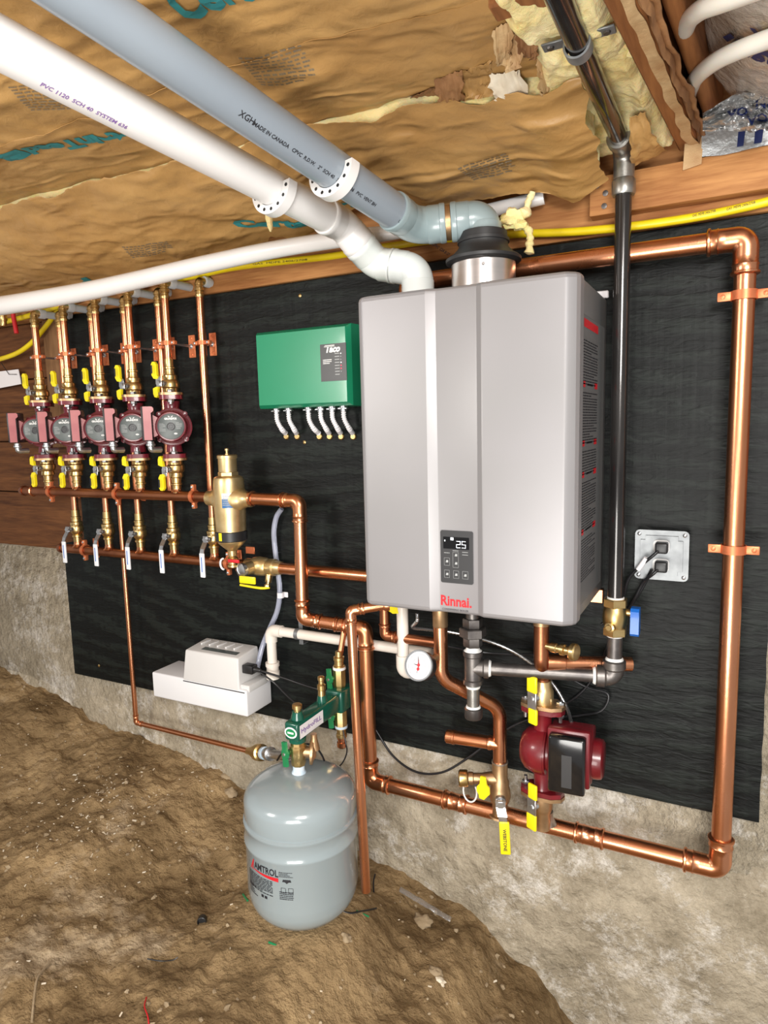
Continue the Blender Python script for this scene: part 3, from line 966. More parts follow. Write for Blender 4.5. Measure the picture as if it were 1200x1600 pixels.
t = thing('supply_manifold', 'horizontal copper manifold pipe feeding the five maroon pumps from below', 'pipe', (-1.49, YF, ZUM))
mb = MB(); mb.tube([(-1.485, YF, ZUM), (-.60, YF, ZUM)], .0155, 24)
mb.lathe((-1.485, YF, ZUM), (-1, 0, 0), [(0, .018), (.012, .0175), (.018, .015), (.02, .009)], 24)
mb.build('pipe', 'copper_dull', t)
for x in XF:
    mb = MB(); mb.lathe((x, YF, ZUM + .012), (0, 0, 1), [(0, .018), (.006, .014), (.012, .013), (.024, .013), (.025, .011)], 20); mb.build('branch_collar', 'copper', t)
coupling((-.628, YF, ZUM), (1, 0, 0), .0155, t, .018)
mb = MB(); mb.lathe((-1.445, YF, ZUM), (1, 0, 0), [(0, .0165), (.002, .019), (.005, .019), (.007, .0165)], 24); mb.build('press_ring', 'copper', t)
for i, (px, lab) in enumerate(((81, 'copper clamp near the left end of the upper manifold'), (184, 'copper clamp at the middle of the upper manifold'), (303, 'copper clamp at the right end of the upper manifold, beside the air separator'))):
    x = at(px, 773, YF).x; bell_hanger((x, YF, ZUM), V((1, 0, 0)), True, .0155, lab)

t = thing('return_manifold', 'lower copper manifold pipe under the five white-lever valves', 'pipe', (-1.40, YB, ZLM))
mb = MB(); mb.tube([(-1.385, YB, ZLM), (-.56, YB, ZLM)], .0155, 24)
mb.lathe((-1.385, YB, ZLM), (-1, 0, 0), [(0, .018), (.012, .0175), (.018, .015), (.02, .009)], 24)
mb.build('pipe', 'copper_dull', t)
for x in XB:
    mb = MB(); mb.lathe((x, YB, ZLM + .010), (0, 0, 1), [(0, .021), (.006, .0155), (.014, .0135), (.028, .013), (.029, .011)], 20); mb.build('branch_collar', 'copper', t)
for px, lab in ((134, 'copper clamp on the lower manifold between the first two white-lever valves'), (357, 'copper clamp on the right end of the lower manifold under the air separator')):
    x = at(px, 868, YB).x; bell_hanger((x, YB, ZLM), V((1, 0, 0)), True, .0155, lab)


def adapter_top(mb, x, y, z):
    mb.lathe((x, y, z - .052), (0, 0, 1), [(0, .0125), (.004, .0135), (.008, .0135), (.010, .0115), (.016, .0115), (.018, .014), (.026, .014), (.028, .011), (.033, .011), (.034, .013), (.040, .013)], 16)


for i, x in enumerate(XF):
    t = thing('riser_pipe', 'copper riser above the %s maroon pump' % ORD[i], 'pipe', (x, YF, .60), 'front copper risers above the pumps')
    MB().tube([(x, YF, .60), (x, YF, TOPF[i] - .05)], RR, 20).build('pipe', 'copper', t)
    mb = MB(); adapter_top(mb, x, YF, TOPF[i]); mb.build('brass_adapter', 'brass', t)
    bell_hanger((x, YF, .655), V((0, 0, 1)), True, RR, 'copper clamp on the riser above the %s maroon pump' % ORD[i])
for i, x in enumerate(XB):
    zt = TOPF[i] + .002 if i < 4 else .838
    full = i == 4
    t = thing('riser_pipe', ['thin copper riser showing behind the %s front riser' % ORD[i], 'tall bare copper riser right of all the pumps, passing behind the manifold'][full], 'pipe', (x, YB, .12), 'rear copper risers')
    MB().tube([(x, YB, .118), (x, YB, zt - .05)], RR, 20).build('pipe', 'copper', t)
    mb = MB(); adapter_top(mb, x, YB, zt); mb.build('brass_adapter', 'brass', t)
    bell_hanger((x, YB, .655), V((0, 0, 1)), True, RR, ['copper clamp on the rear riser behind the %s pump column' % ORD[i], 'copper clamp on the tall bare riser right of the pumps'][full])
# plastic tubes leaving the riser tops for the wall
for k, (xs, yy, tops) in enumerate(((XF, YF, TOPF), (XB, YB, [z + .002 for z in TOPF[:4]] + [.838]))):
    for i, x in enumerate(xs):
        z = tops[i] - .006
        t = thing('tube_elbow', ('pale grey tube elbow on top of the %s %s riser' % (ORD[i], ('front', 'rear')[k])), 'fitting', (x, yy, z), 'grey tube elbows above the risers')
        mb = MB(); mb.tube(path([(x, yy, z - .012), (x, yy, z), (x + .012, yy + .03, z)], .012), .0115, 16); mb.build('elbow', 'brass', t)
        mb = MB(); mb.lathe((x + .008, yy + .012, z), (.06, 1, 0), [(0, .0145), (.002, .0155), (.020, .0155), (.022, .0125)], 20)
        mb.build('collar', 'cpvc_grey', t)
        mb = MB(); mb.cyl((x + .009, yy + .03, z), (x + .013, -.026, z), .0118, 18); mb.build('tube', 'cpvc_grey', t)


# ---- maroon pumps (motors turned to the right, towards the room)
def make_pump(x):
    a = math.radians(42)
    m_ = V((math.sin(a), -math.cos(a), 0)); u = V((math.cos(a), math.sin(a), 0)); k = V((0, 0, 1))
    O = V((x, YF, .411))
    t = thing('circulator_pump', '', 'pump', O, 'maroon circulator pumps on the manifold')
    mb = MB()
    mb.lathe(O - k * .075, k, [(0, .024), (.02, .021), (.04, .026), (.075, .034), (.11, .026), (.13, .021), (.15, .024)], 24)
    mb.lathe(O - m_ * .034, m_, [(0, .02), (.006, .042), (.02, .052), (.045, .056), (.060, .056), (.062, .050)], 32)
    mb.build('volute', 'maroon', t)
    for s_ in (-1, 1):
        mb = MB(); o = O + k * s_ * (.092 if s_ > 0 else .0815)
        pl = [(p[0] * 1.0, p[1]) for p in rrect(-.033, -.046, .033, .046, .020, 5)]
        mb.plate(O + k * (.080 if s_ > 0 else -.092), u, m_ * -1 if False else -m_, pl, -.012 if False else .012)
        mb.build('flange', 'maroon', t)
        mb = MB(); mb.plate(O + k * (.0925 if s_ > 0 else -.0995), u, -m_, [(p[0] * 1.06, p[1] * 1.02) for p in pl], .007)
        mb.build('valve_flange', 'bronze', t)
        for q in (-1, 1):
            c = O + m_ * q * .038
            mb = MB(); z0 = .104 if s_ > 0 else -.074; z1 = .066 if s_ > 0 else -.106
            mb.cyl(c + k * (z1 if s_ > 0 else z0 + .014), c + k * (z0 if s_ > 0 else z1 + .002), .0045, 10)
            hexn(mb, c + k * (.100 if s_ > 0 else -.106), k, .009, .0095)
            hexn(mb, c + k * (.071 if s_ > 0 else -.080), k, .009, .0095)
            mb.build('flange_bolt', 'steel', t)
    mb = MB()
    mb.lathe(O + m_ * .028, m_, [(0, .050), (.006, .050), (.008, .044), (.085, .043), (.089, .0425), (.092, .040), (.0925, .0365), (.0915, .036)], 36)
    for q in range(4):
        th = PI / 4 + q * PI / 2; c = O + (u * math.cos(th) + k * math.sin(th)) * .052 + m_ * .020
        mb.lathe(c, m_, [(0, .008), (.014, .008), (.015, .004)], 12)
    mb.build('motor_can', 'maroon', t)
    fo_ = O + m_ * .1205
    mb = MB(); mb.lathe(fo_, m_, [(0, .036), (.001, .036), (.0015, .035)], 40); mb.m = 1
    mb.lathe(fo_ + m_ * .001, m_, [(0, .0115), (.0018, .0115), (.0022, .0095), (.0012, .009), (.0012, .005), (.002, .0045)], 24)
    pl = mb.build('nameplate', ['plate_grey', 'panel_dark'], t)
    mb = MB(); f = flat(fo_ + m_ * .0018, u, k)
    text_on(mb, 'GRUNDFOS', .0075, lambda a_, b_: f(a_ - .0165, b_ + .0195), bold=.0003, width=.033)
    for s_ in (-1, 1): mb.add([f(s_ * .001, .0268), f(s_ * .006, .0305), f(s_ * .0065, .0285), f(s_ * .003, .026)], [[0, 1, 2, 3]])
    mb.add([f(.010, -.0225), f(.0135, -.0225), f(.0135, -.0175), f(.010, -.0175)], [[0, 1, 2, 3]])
    mb.add([f(.0075, -.0215), f(.0165, -.0215), f(.0165, -.0185), f(.0075, -.0185)], [[0, 1, 2, 3]])
    mb.build('lettering', 'white_ink', pl, smooth=False, merge=False)
    mb = MB(); bars(mb, lambda a_, b_: f(a_ - .031, b_ - .014), .016, .024, 8, .4, 3)
    bars(mb, lambda a_, b_: f(a_ + .014, b_ - .008), .016, .020, 7, .4, 4)
    mb.build('small_print', 'grey_ink', pl, smooth=False, merge=False)
    # terminal box, on the left of the motor
    ax = (O, u, m_, k)
    mb = MB(); mb.box((-.077, .045, -.038), (-.048, .138, .058), .004, 2, axes=ax); mb.build('terminal_box', 'black_plastic', t)
    mb = MB(); mb.plate(O + m_ * .1385, u, k, [(-.071, -.036), (-.050, -.036), (-.050, .038), (-.043, .044), (-.043, .052), (-.047, .056), (-.071, .056)], .003)
    mb.plate(O + m_ * .11, u, k, [(-.050, -.030), (-.034, -.022), (-.034, .025), (-.050, .035)], -.04)
    mb.build('box_cover', 'maroon_lit', t, ang=20)
    # conduit connector below the box
    mb = MB(); c = O + u * -.058 + m_ * .11 - k * .052
    mb.lathe(c + k * .012, -k, [(0, .010), (.006, .010), (.007, .0125), (.012, .0125), (.014, .009)], 14)
    mb.tube(path([c, c - k * .012, c - k * .012 + u * .025 - m_ * .02], .010), .0085, 14)
    mb.build('conduit_connector', 'steel', t)
    return t


PT = {}
pump0 = make_pump(XF[4])
pump0['label'] = 'maroon circulator pump, rightmost of the five, next to the tall bare riser'
PL = ['maroon circulator pump, leftmost of the five, in front of the brown timber boards',
      'maroon circulator pump, second of five from the left', 'maroon circulator pump, middle of the five in the row',
      'maroon circulator pump, fourth of five from the left']
for i in range(4):
    copy_tree(pump0, None, (XF[i], YF, .411), PL[i])


def make_iso(x, up):
    """flanged ball valve with a two-winged yellow handle, above or below a pump"""
    s_ = 1 if up else -1
    O = V((x, YF, .411 + (.1 if up else -.1))); k = V((0, 0, s_))
    t = thing('isolation_valve', '', 'valve', O, 'brass isolation valves with yellow handles at the pumps')
    mb = MB()
    mb.lathe(O, k, [(0, .021), (.005, .022), (.012, .022), (.016, .026), (.026, .0265), (.034, .024), (.038, .020), (.044, .021), (.050, .021), (.053, .016), (.062, .0145), (.068, .0145), (.07, .0165), (.074, .0165), (.076, .0135), (.098, .013), (.0985, .0112)], 20)
    mb.build('body', 'brass', t)
    sc_ = O + k * .026
    mb = MB(); mb.lathe(sc_ + V((0, -.022, 0)), (0, -1, 0), [(0, .010), (.010, .009), (.011, .006), (.024, .006)], 14); hexn(mb, sc_ + V((0, -.044, 0)), (0, -1, 0), .006, .008)
    mb.build('stem', 'steel', t)
    y0 = -.044
    mb = MB()
    o = sc_ + V((0, y0, 0))
    mb.box((-.010, -.002, -.010), (.010, 0, .010), .001, 1, axes=(o, V((1, 0, 0)), V((0, 1, 0)), V((0, 0, 1))))
    mb.box((-.012, -.002, -.003), (.008, 0, .020), .001, 1, axes=(o, V((1, 0, 0)), V((0, 1, 0)), k))
    mb.build('handle_bar', 'steel', t)
    mb = MB()
    # long looped wing
    L1 = [(-.017, .014), (-.004, .012), (.002, .018), (-.004, .024), (-.004, .055), (-.010, .062), (-.019, .062), (-.024, .055), (-.024, .024)]
    mb.plate(o + V((0, -.004, 0)), (1, 0, 0), k, L1, .008 * (-1 if up else 1))
    mb.m = 1
    mb.plate(o + V((0, -.0125 if True else 0, 0)), (1, 0, 0), k, rrect(-.0165, .028, -.0115, .052, .002), .001 * (-1 if up else 1)) if False else None
    mb.m = 0
    L2 = [(-.010, -.010), (-.002, -.010), (-.004, -.020), (-.004, -.034), (-.010, -.041), (-.018, -.039), (-.022, -.030), (-.022, -.014)]
    mb.plate(o + V((0, -.004, 0)), (1, 0, 0), k, L2, .008 * (-1 if up else 1))
    hd = mb.build('handle', 'yellow', t, ang=30)
    mb = MB(); yb = -.004 - .008 - .0004
    mb.plate(o + V((0, yb, 0)), (1, 0, 0), k, rrect(-.0165, .028, -.0115, .052, .002), .0006 * (-1 if up else 1))
    mb.build('embossed_mark', 'black_ink', hd)
    return t


for up in (True, False):
    v0 = make_iso(XF[4], up)
    w_ = 'above' if up else 'below'
    zz = .411 + (.1 if up else -.1)
    v0['label'] = 'brass valve with yellow handle directly %s the rightmost maroon pump' % w_
    for i in range(4):
        copy_tree(v0, None, (XF[i], YF, zz), 'brass valve with yellow handle directly %s the %s maroon pump' % (w_, ORD[i]))


def make_ball(x):
    O = V((x, YB, .03)); t = thing('ball_valve', '', 'valve', O, 'brass ball valves with white levers on the lower manifold')
    mb = MB()
    mb.lathe(O - V((0, 0, .008)), (0, 0, 1), [(0, .0115), (.001, .0135), (.016, .0135), (.018, .017), (.024, .017), (.026, .014), (.033, .019), (.040, .022), (.052, .022), (.058, .019), (.062, .0205), (.070, .0205), (.073, .015), (.082, .0145), (.084, .0165), (.088, .0165), (.09, .0135), (.112, .013), (.1125, .0112)], 20)
    mb.build('body', 'brass', t)
    sc_ = O + V((0, 0, .040))
    mb = MB(); mb.lathe(sc_ + V((0, -.018, 0)), (0, -1, 0), [(0, .010), (.010, .0095), (.011, .006), (.020, .006)], 14); hexn(mb, sc_ + V((0, -.036, 0)), (0, -1, 0), .006, .009)
    mb.build('stem', 'steel', t)
    e1 = sc_ + V((0, -.036, 0)); e2 = e1 + V((.0, -.016, -.026)); e3 = e2 + V((0, -.004, -.012)); e4 = e3 + V((0, -.0, -.075))
    mb = MB()
    for a, b, wd in ((e1 + V((0, 0, .010)), e1 - V((0, 0, .006)), .0095), (e1 - V((0, 0, .004)), e2, .0085), (e2, e3, .0075)):
        d = (b - a).normalized(); n_ = V((1, 0, 0)).cross(d)
        mb.box((-wd, 0, -.0013), (wd, (b - a).length + .001, .0013), 0, axes=(a, V((1, 0, 0)), d, n_))
    mb.build('lever', 'steel', t)
    mb = MB(); mb.box((-.0092, 0, -.0032), (.0092, (e4 - e3).length, .0032), .0028, 3, axes=(e3, V((1, 0, 0)), V((0, 0, -1)), V((0, -1, 0))))
    g = mb.build('grip', 'white_grip', t)
    mb = MB(); mb.box((-.0015, .012, .003), (.0015, .058, .0036), axes=(e3, V((1, 0, 0)), V((0, 0, -1)), V((0, -1, 0)))); mb.build('embossed_mark', 'blue', g)
    return t


b0 = make_ball(XB[4]); b0['label'] = 'brass ball valve with white lever, rightmost of five, beside the air separator'
BL = ['leftmost of five at the end of the lower manifold', 'second of five from the left', 'middle of the five', 'fourth of five from the left']
for i in range(4): copy_tree(b0, None, (XB[i], YB, .03), 'brass ball valve with white lever, ' + BL[i])

# ---- air separator
t = thing('air_separator', 'tall cast brass air separator with a black band at the end of the upper manifold', 'air separator', (-.565, YF, .04))
A0 = V((-.565, YF, .2)); k = V((0, 0, 1))
mb = MB()
mb.lathe(A0 - k * .094, k, [(0, .043), (.028, .044), (.06, .0455), (.09, .0455), (.12, .0455), (.135, .0445), (.148, .0435), (.156, .041), (.160, .034)], 40)
for s_ in (-1, 1):
    mb.lathe(A0 + V((s_ * .02, 0, 0)), (s_, 0, 0), [(0, .040), (.018, .036), (.030, .028), (.042, .023), (.050, .022), (.058, .022)], 28)
mb.build('body', 'brass_cast', t)
mb = MB(); z = .066
hexn(mb, A0 + k * z, k, .012, .029)
mb.lathe(A0 + k * (z + .012), k, [(0, .026), (.004, .0265), (.038, .0265), (.039, .029), (.047, .029), (.049, .026)], 32)
mb.lathe(A0 + k * (z + .06), k, [(0, .006), (.004, .006), (.005, .004), (.012, .004), (.013, .006), (.018, .006), (.02, .003)], 14)
mb.build('air_vent', 'brass_cast', t)
mb = MB(); mb.lathe(A0 - k * .094, -k, [(-.001, .044), (0, .0445), (.001, .046), (.026, .046), (.028, .043)], 40); mb.build('band', 'black_plastic', t)
mb = MB(); mb.lathe(A0 - k * .122, -k, [(0, .0405), (.006, .039), (.026, .018), (.03, .0135), (.045, .0125)], 32); mb.build('dirt_cone', 'brass_cast', t)
d = (CAM - A0); d.z = 0; d.normalize(); sd = V((-d.y, d.x, 0)) if False else V((0, 0, 1)).cross(d)


def cylfn(c, r, d0, off, z0):
    """point on a vertical cylinder; u runs to the viewer's right"""
    a0 = math.atan2(d0.y, d0.x)
    return lambda u, v: V((c.x + r * math.cos(a0 + (u + off) / r), c.y + r * math.sin(a0 + (u + off) / r), z0 + v))


f = cylfn(A0, .0464, d, -.022, .178)
mb = MB(); mb.grid(lambda u, v: f(u * .03, v * .042), 10, 2); lb = mb.build('label_plate', 'white_label', t, merge=False)
f2 = cylfn(A0, .0468, d, -.022, .178)
mb = MB(); mb.grid(lambda u, v: f2(u * .03, v * .026), 10, 2); mb.build('blue_field', 'blue_label', lb, merge=False)
f3 = cylfn(A0, .0472, d, -.020, .184)
mb = MB(); bars(mb, f3, .024, .030, 6, .4, 8); mb.build('small_print', 'grey_ink', lb, smooth=False, merge=False)
f = cylfn(A0, .0468, d, -.040, .083)
mb = MB(); mb.grid(lambda u, v: f(u * .011, v * .023), 5, 2); mb.build('yellow_sticker', 'yellow', t, merge=False)
# drain cock under the separator
t = thing('drain_valve', 'small drain cock with red lever and white strap hanging under the air separator', 'valve', A0 - k * .17)
D0 = A0 - k * .166
mb = MB(); mb.lathe(D0, -k, [(-.002, .0105), (.004, .012), (.008, .016), (.018, .016), (.02, .012), (.026, .0125), (.028, .016), (.034, .016), (.036, .010)], 20); mb.build('body', 'brass', t)
mb = MB(); mb.box((.004, -.028, -.016), (.045, -.022, -.006), .002, 2, axes=(D0, V((1, 0, 0)), V((0, 1, 0)), V((0, 0, 1)))); mb.build('lever', 'red_ink', t)
mb = MB(); mb.tube([D0 + V((.0, -.02 - .0, -.008)) + V((-.018 - .012 * math.sin(a), 0, -.016 + .016 * math.cos(a))) for a in [PI * q / 10 for q in range(11)]], .003, 8); mb.build('strap', 'white_grip', t)
# plated bracket right of it
q = at(383, 862, -.045)
mb = MB(); mb.box((q.x - .017, -.022, q.z - .011), (q.x + .017, -.018, q.z + .011), .001, 1)
single(mb, 'mounting_plate', 'copper_paint', 'small copper-plated mounting plate on the plywood right of the red drain lever', 'plate')

# ---- purge / shut-off valve on the lower manifold
t = thing('purge_valve', 'large brass purge valve with yellow handles at the right end of the lower manifold', 'valve', (-.5, YB, ZLM))
xs = -.56
mb = MB(); mb.lathe((xs, YB, ZLM), (1, 0, 0), [(0, .0155), (.0005, .021), (.022, .021), (.028, .026), (.045, .029), (.070, .027), (.078, .022), (.084, .025), (.104, .025), (.108, .021), (.120, .0205), (.128, .019), (.129, .0155)], 24)
mb.lathe((xs + .04, YB, ZLM), (-.25, -1, -.05), [(0, .021), (.035, .019), (.05, .0185), (.052, .016)], 20)
mb.build('body', 'brass_cast', t)
c = V((xs + .04, YB, ZLM)) + V((-.25, -1, -.05)).normalized() * .052
mb = MB(); mb.lathe(c, (-.25, -1, -.05), [(-.004, .019), (0, .021), (.010, .021), (.012, .014), (.013, .009)], 20); mb.tube([c + V((0, -.012, 0)) + V((.012 * math.cos(a), 0, .016 * math.sin(a) + .004)) for a in [2 * PI * q / 14 for q in range(15)]], .0018, 6); mb.build('cap', 'steel', t)
mb = MB(); c2 = V((xs + .088, YB, ZLM)); mb.lathe(c2, (0, -.35, -1), [(.02, .011), (.045, .010), (.046, .006), (.056, .006)], 14); hexn(mb, c2 + V((0, -.018, -.048)), (0, -.35, -1), .008, .009); mb.build('stem', 'brass', t)
c3 = c2 + V((0, -.02, -.056))
mb = MB(); mb.tube(smooth_path([c3 + V((.008, 0, 0)), c3 + V((-.012, -.004, -.003)), c3 + V((-.03, -.012, -.001)), c3 + V((-.085, -.018, .004))], 5), .0038, 8); mb.build('handle', 'yellow', t)
mb = MB(); mb.box((-.062, -.05, .018), (-.004, -.044, .040), .003, 2, axes=(c3, V((1, 0, 0)), V((0, 1, 0)), V((0, 0, 1)))); mb.build('handle', 'yellow', t)

# return pipe going behind the heater
rz = at(560, 895, YB).z
copper_run('return_pipe', 'copper return pipe running from the purge valve to behind the heater', [(-.435, YB, ZLM), (-.002, YB, ZLM)], .0172)

# ================================================================= MAIN COPPER LOOP
YL = -.085
a1 = V((-.515, YF, ZUM)); a2 = at(468, 786, YF); a2.z = ZUM - .002
a3 = V((a2.x - .005, YF, at(467, 966, YF).z)); a4 = at(571, 982, YL)
a5 = V((a4.x + .002, YL, at(577, 1223, YL).z))
brx = at(1140, 1000, YL).x
z_low = at(1050, 1338, YL).z
a5.z = z_low
a6 = V((brx, YL, z_low)); ztop = at(1150, 374, YL).z
a7 = V((brx, YL, ztop)); a8 = V((.02, YL, ztop)); a9 = V((-.055, YL, ztop - .0)); a10 = V((-.055, YL, ztop - .09))
P_ = [a1, a2, a3, a4, a5, a6, a7, V((-.0, YL, ztop)), V((-.0, YL, max(.675, ztop - .07)))]
t = thing('loop_pipe', 'thick copper loop from the air separator round under and over the heater', 'pipe', a1)
R1, R2 = .0178, .0215
MB().tube(path([a1, a2, a3, a4 + V((-.01, 0, 0))], .032, 10), R1, 28).build('pipe', 'copper', t)
for tri in ((a1, a2, a3), (a2, a3, a4)): copper_elbow(*tri, R1, .032, t)
copper_elbow(a3, a4, a5, R1 * 1.08, .036, t)
MB().tube(path([a4 - V((.02, 0, 0)), a4, a5, a6, a7, P_[7], P_[8]], .036, 10), R2 * .93, 28).build('pipe', 'copper', t)
copper_elbow(a4, a5, a6, R2 * .95, .036, t)
copper_elbow(a5, a6, a7, R2, .04, t, .034); copper_elbow(a6, a7, P_[7], R2, .036, t, .034); copper_elbow(a7, P_[7], P_[8], R2 * .95, .036, t)
coupling(a1 + V((.016, 0, 0)), (1, 0, 0), R1, t, .022)
for px in (415, 940):
    q = at(px * 1.0, 1270, YL)
coupling((at(712, 1256, YL).x, YL, z_low), (1, 0, 0), R2 * .93, t, .034); coupling((at(921, 1307, YL).x, YL, z_low), (1, 0, 0), R2 * .93, t, .034)
coupling(a3 + (a4 - a3) * .62, (a4 - a3).normalized(), R1, t, .018)
lsub = t
for (px, py, lab) in ((1155, 461, 'copper two-hole strap on the tall right loop pipe, the upper of two'), (1140, 859, 'copper two-hole strap on the tall right loop pipe, the lower of two')):
    z = at(px, py, YL - .01).z; st = thing('pipe_strap', lab, 'clamp', (brx, YL, z), 'straps on the right loop pipe')
    mb = MB(); mb.lathe((brx, YL, z - .009), (0, 0, 1), [(0, R2 + .0003), (0, R2 + .003), (.018, R2 + .003), (.018, R2 + .0003)], 28, cap=False)
    for s_ in (-1, 1):
        mb.box((s_ * (R2 + .012) - .014, -.002, -.009), (s_ * (R2 + .012) + .014, .002, .009), .0018, 2, axes=((brx, YL - .004, z), V((1, 0, 0)), V((0, 1, 0)), V((0, 0, 1))))
    mb.build('strap', 'copper_paint', st)
    for s_ in (-1, 1):
        MB().lathe((brx + s_ * (R2 + .016), YL - .006, z), (0, -1, 0), [(0, .005), (.001, .005), (.0025, .002)], 12).build('screw', 'copper_paint', st)
    mb = MB(); mb.box((brx - .004, YL + R2 - .002, z - .004), (brx + .004, -.02, z + .004)); mb.build('standoff', 'copper_paint', st)
    mb = MB(); mb.box((brx - .012, -.022, z - .032), (brx + .012, -.018, z + .032), .001, 1); mb.build('base_plate', 'copper_paint', st)

# thin copper fill line
f0 = V((at(200, 960, YB).x, YB, .19)); zt = at(205, 1127, YB).z
f1 = V((f0.x, YB, zt)); f2_ = at(398, 1173, -.09); f2_.z = zt + .0
copper_run('fill_pipe', 'thin copper pipe dropping past the left valves and running right towards the tank', [f0, f1, V((at(388, 1168, YB).x, YB, zt))], .0080, .014, L=.014)
e = V((at(388, 1168, YB).x, YB, zt))
t = thing('backflow_fitting', 'chain of brass fittings between the thin copper pipe and the grey tank', 'fitting', e)
# fittings continue right and towards the tank valve
e2 = V((TANK.x - .05, TANK.y + .02, zt + .03)); e2 = at(452, 1182, -.20)
ax = (e2 - e).normalized(); Lx = (e2 - e).length
mb = MB(); mb.lathe(e, ax, [(-.01, .0105), (.02, .011), (.022, .013), (.05, .013), (.052, .019), (.075, .0195), (.078, .025), (.105, .025), (.108, .019), (.125, .019)], 20); mb.build('body', 'brass', t)
mb = MB(); mb.lathe(e + ax * .120, ax, [(0, .019), (.018, .019)], 20); mb.build('thread_tape', 'tape', t)
mb = MB(); mb.lathe(e + ax * .138, ax, [(0, .016), (.02, .016), (.022, .020), (.04, .020), (.042, .013), (Lx - .13 if Lx > .18 else .06, .013)], 20)
mb.ball(e + ax * .17, .015, 14); mb.build('union', 'steel', t)

# ================================================================= HEATER
HW, HH, HD = .465, .67, .349
t = thing('water_heater', 'large silver-grey wall-hung tankless heater with a lit 25 display', 'water heater', (.23, -.17, 0))
heater = t
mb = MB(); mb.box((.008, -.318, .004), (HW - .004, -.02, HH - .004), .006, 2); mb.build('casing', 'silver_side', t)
FY = -.349
prof = [(.000, -.300), (.000, -.328), (.002, -.338), (.007, -.345), (.014, -.348), (.0155, -.3465), (.017, -.3465), (.0185, -.349), (.161, -.349), (.1625, -.3485), (.1805, -.3405), (.184, -.3400), (.264, -.3400), (.267, -.3405), (.279, -.3485), (.281, -.349), (.438, -.349), (.442, -.3485), (.447, -.346), (.459, -.336), (.464, -.326), (.465, -.300)]
zs = [(0.0, .010), (.002, .005), (.006, .0015), (.012, 0), (HH - .012, 0), (HH - .006, .0015), (HH - .002, .005), (HH, .010)]
vs_ = []; fs_ = []; n = len(prof)
for z, ins in zs:
    for (x, y) in prof:
        cx = .2325
        vs_.append(V((x + (ins * .6 if x < cx else -ins * .6) * (abs(x - cx) / cx), y + ins if y < -.31 else y, z)))
for i in range(len(zs) - 1):
    for j in range(n - 1): fs_.append([i * n + j, i * n + j + 1, (i + 1) * n + j + 1, (i + 1) * n + j])
fs_.append(list(range(n))); fs_.append([(len(zs) - 1) * n + j for j in range(n)])
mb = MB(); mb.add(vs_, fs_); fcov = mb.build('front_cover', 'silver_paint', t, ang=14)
# bright trim line
ctl0 = at(689, 829, -.341); ctl1 = at(739, 913, -.341)
mb = MB(); mb.plate((0, -.3403, 0), (1, 0, 0), (0, 0, 1), rrect(ctl0.x - .001, ctl1.z - .001, ctl1.x + .001, ctl0.z + .001, .004), .0022)
cp = mb.build('control_panel', 'panel_dark', t)
pw = ctl1.x - ctl0.x; ph = ctl0.z - ctl1.z; F = flat((ctl0.x, -.3426, ctl1.z), (1, 0, 0), (0, 0, 1), .0002)
mb = MB(); mb.plate((ctl0.x, -.3425, ctl1.z), (1, 0, 0), (0, 0, 1), rrect(pw * .08, ph * .66, pw * .90, ph * .89, .001), .0008); dsp = mb.build('display', 'screen', cp)


def seg7(mb, fn, x, y, w_, h, d, th):
    S7 = {'2': 'abged', '5': 'afgcd'}[d]
    Q = {'a': (0, h - th, w_, h), 'g': (0, h / 2 - th / 2, w_, h / 2 + th / 2), 'd': (0, 0, w_, th), 'f': (0, h / 2, th, h), 'b': (w_ - th, h / 2, w_, h), 'e': (0, 0, th, h / 2), 'c': (w_ - th, 0, w_, h / 2)}
    for s_ in S7:
        x0, y0, x1, y1 = Q[s_]; g = th * .12
        mb.add([fn(x + x0 + g, y + y0 + g), fn(x + x1 - g, y + y0 + g), fn(x + x1 - g, y + y1 - g), fn(x + x0 + g, y + y1 - g)], [[0, 1, 2, 3]])


F2 = flat((ctl0.x, -.3437, ctl1.z), (1, 0, 0), (0, 0, 1))
mb = MB(); seg7(mb, F2, pw * .50, ph * .685, pw * .13, ph * .135, '2', .0012); seg7(mb, F2, pw * .67, ph * .685, pw * .13, ph * .135, '5', .0012)
mb.add([F2(pw * .32, ph * .83), F2(pw * .41, ph * .83), F2(pw * .41, ph * .88), F2(pw * .32, ph * .88)], [[0, 1, 2, 3]])
mb.add([F2(pw * .12, ph * .80), F2(pw * .15, ph * .80), F2(pw * .15, ph * .83), F2(pw * .12, ph * .83)], [[0, 1, 2, 3]])
mb.build('digits', 'lcd', dsp, smooth=False, merge=False)
mb = MB()
for bx, by, bw, bh in ((.10, .33, .18, .15), (.38, .30, .18, .30), (.10, .09, .17, .15), (.39, .09, .18, .15), (.68, .09, .18, .15)):
    x0, y0, x1, y1 = bx * pw, by * ph, (bx + bw) * pw, (by + bh) * ph; th = .0004
    for q in ((x0, y0, x1, y0 + th), (x0, y1 - th, x1, y1), (x0, y0, x0 + th, y1), (x1 - th, y0, x1, y1)):
        mb.add([F(q[0], q[1]), F(q[2], q[1]), F(q[2], q[3]), F(q[0], q[3])], [[0, 1, 2, 3]])
mb.build('button_outlines', 'grey_ink', cp, smooth=False, merge=False)
mb = MB()
for bx, by in ((.15, .39), (.44, .52), (.44, .36), (.15, .14), (.44, .14), (.73, .14)):
    mb.add([F(bx * pw, by * ph), F((bx + .08) * pw, by * ph), F((bx + .08) * pw, (by + .045) * ph), F((bx + .02) * pw, (by + .045) * ph)], [[0, 1, 2, 3]])
for bx, by in ((.10, .57), (.38, .62), (.68, .55), (.68, .60)): bars(mb, lambda a_, b_, bx=bx, by=by: F(bx * pw + a_, by * ph + b_), pw * .18, ph * .015, 1, .7, 5)
mb.build('button_icons', 'grey_ink', cp, smooth=False, merge=False)
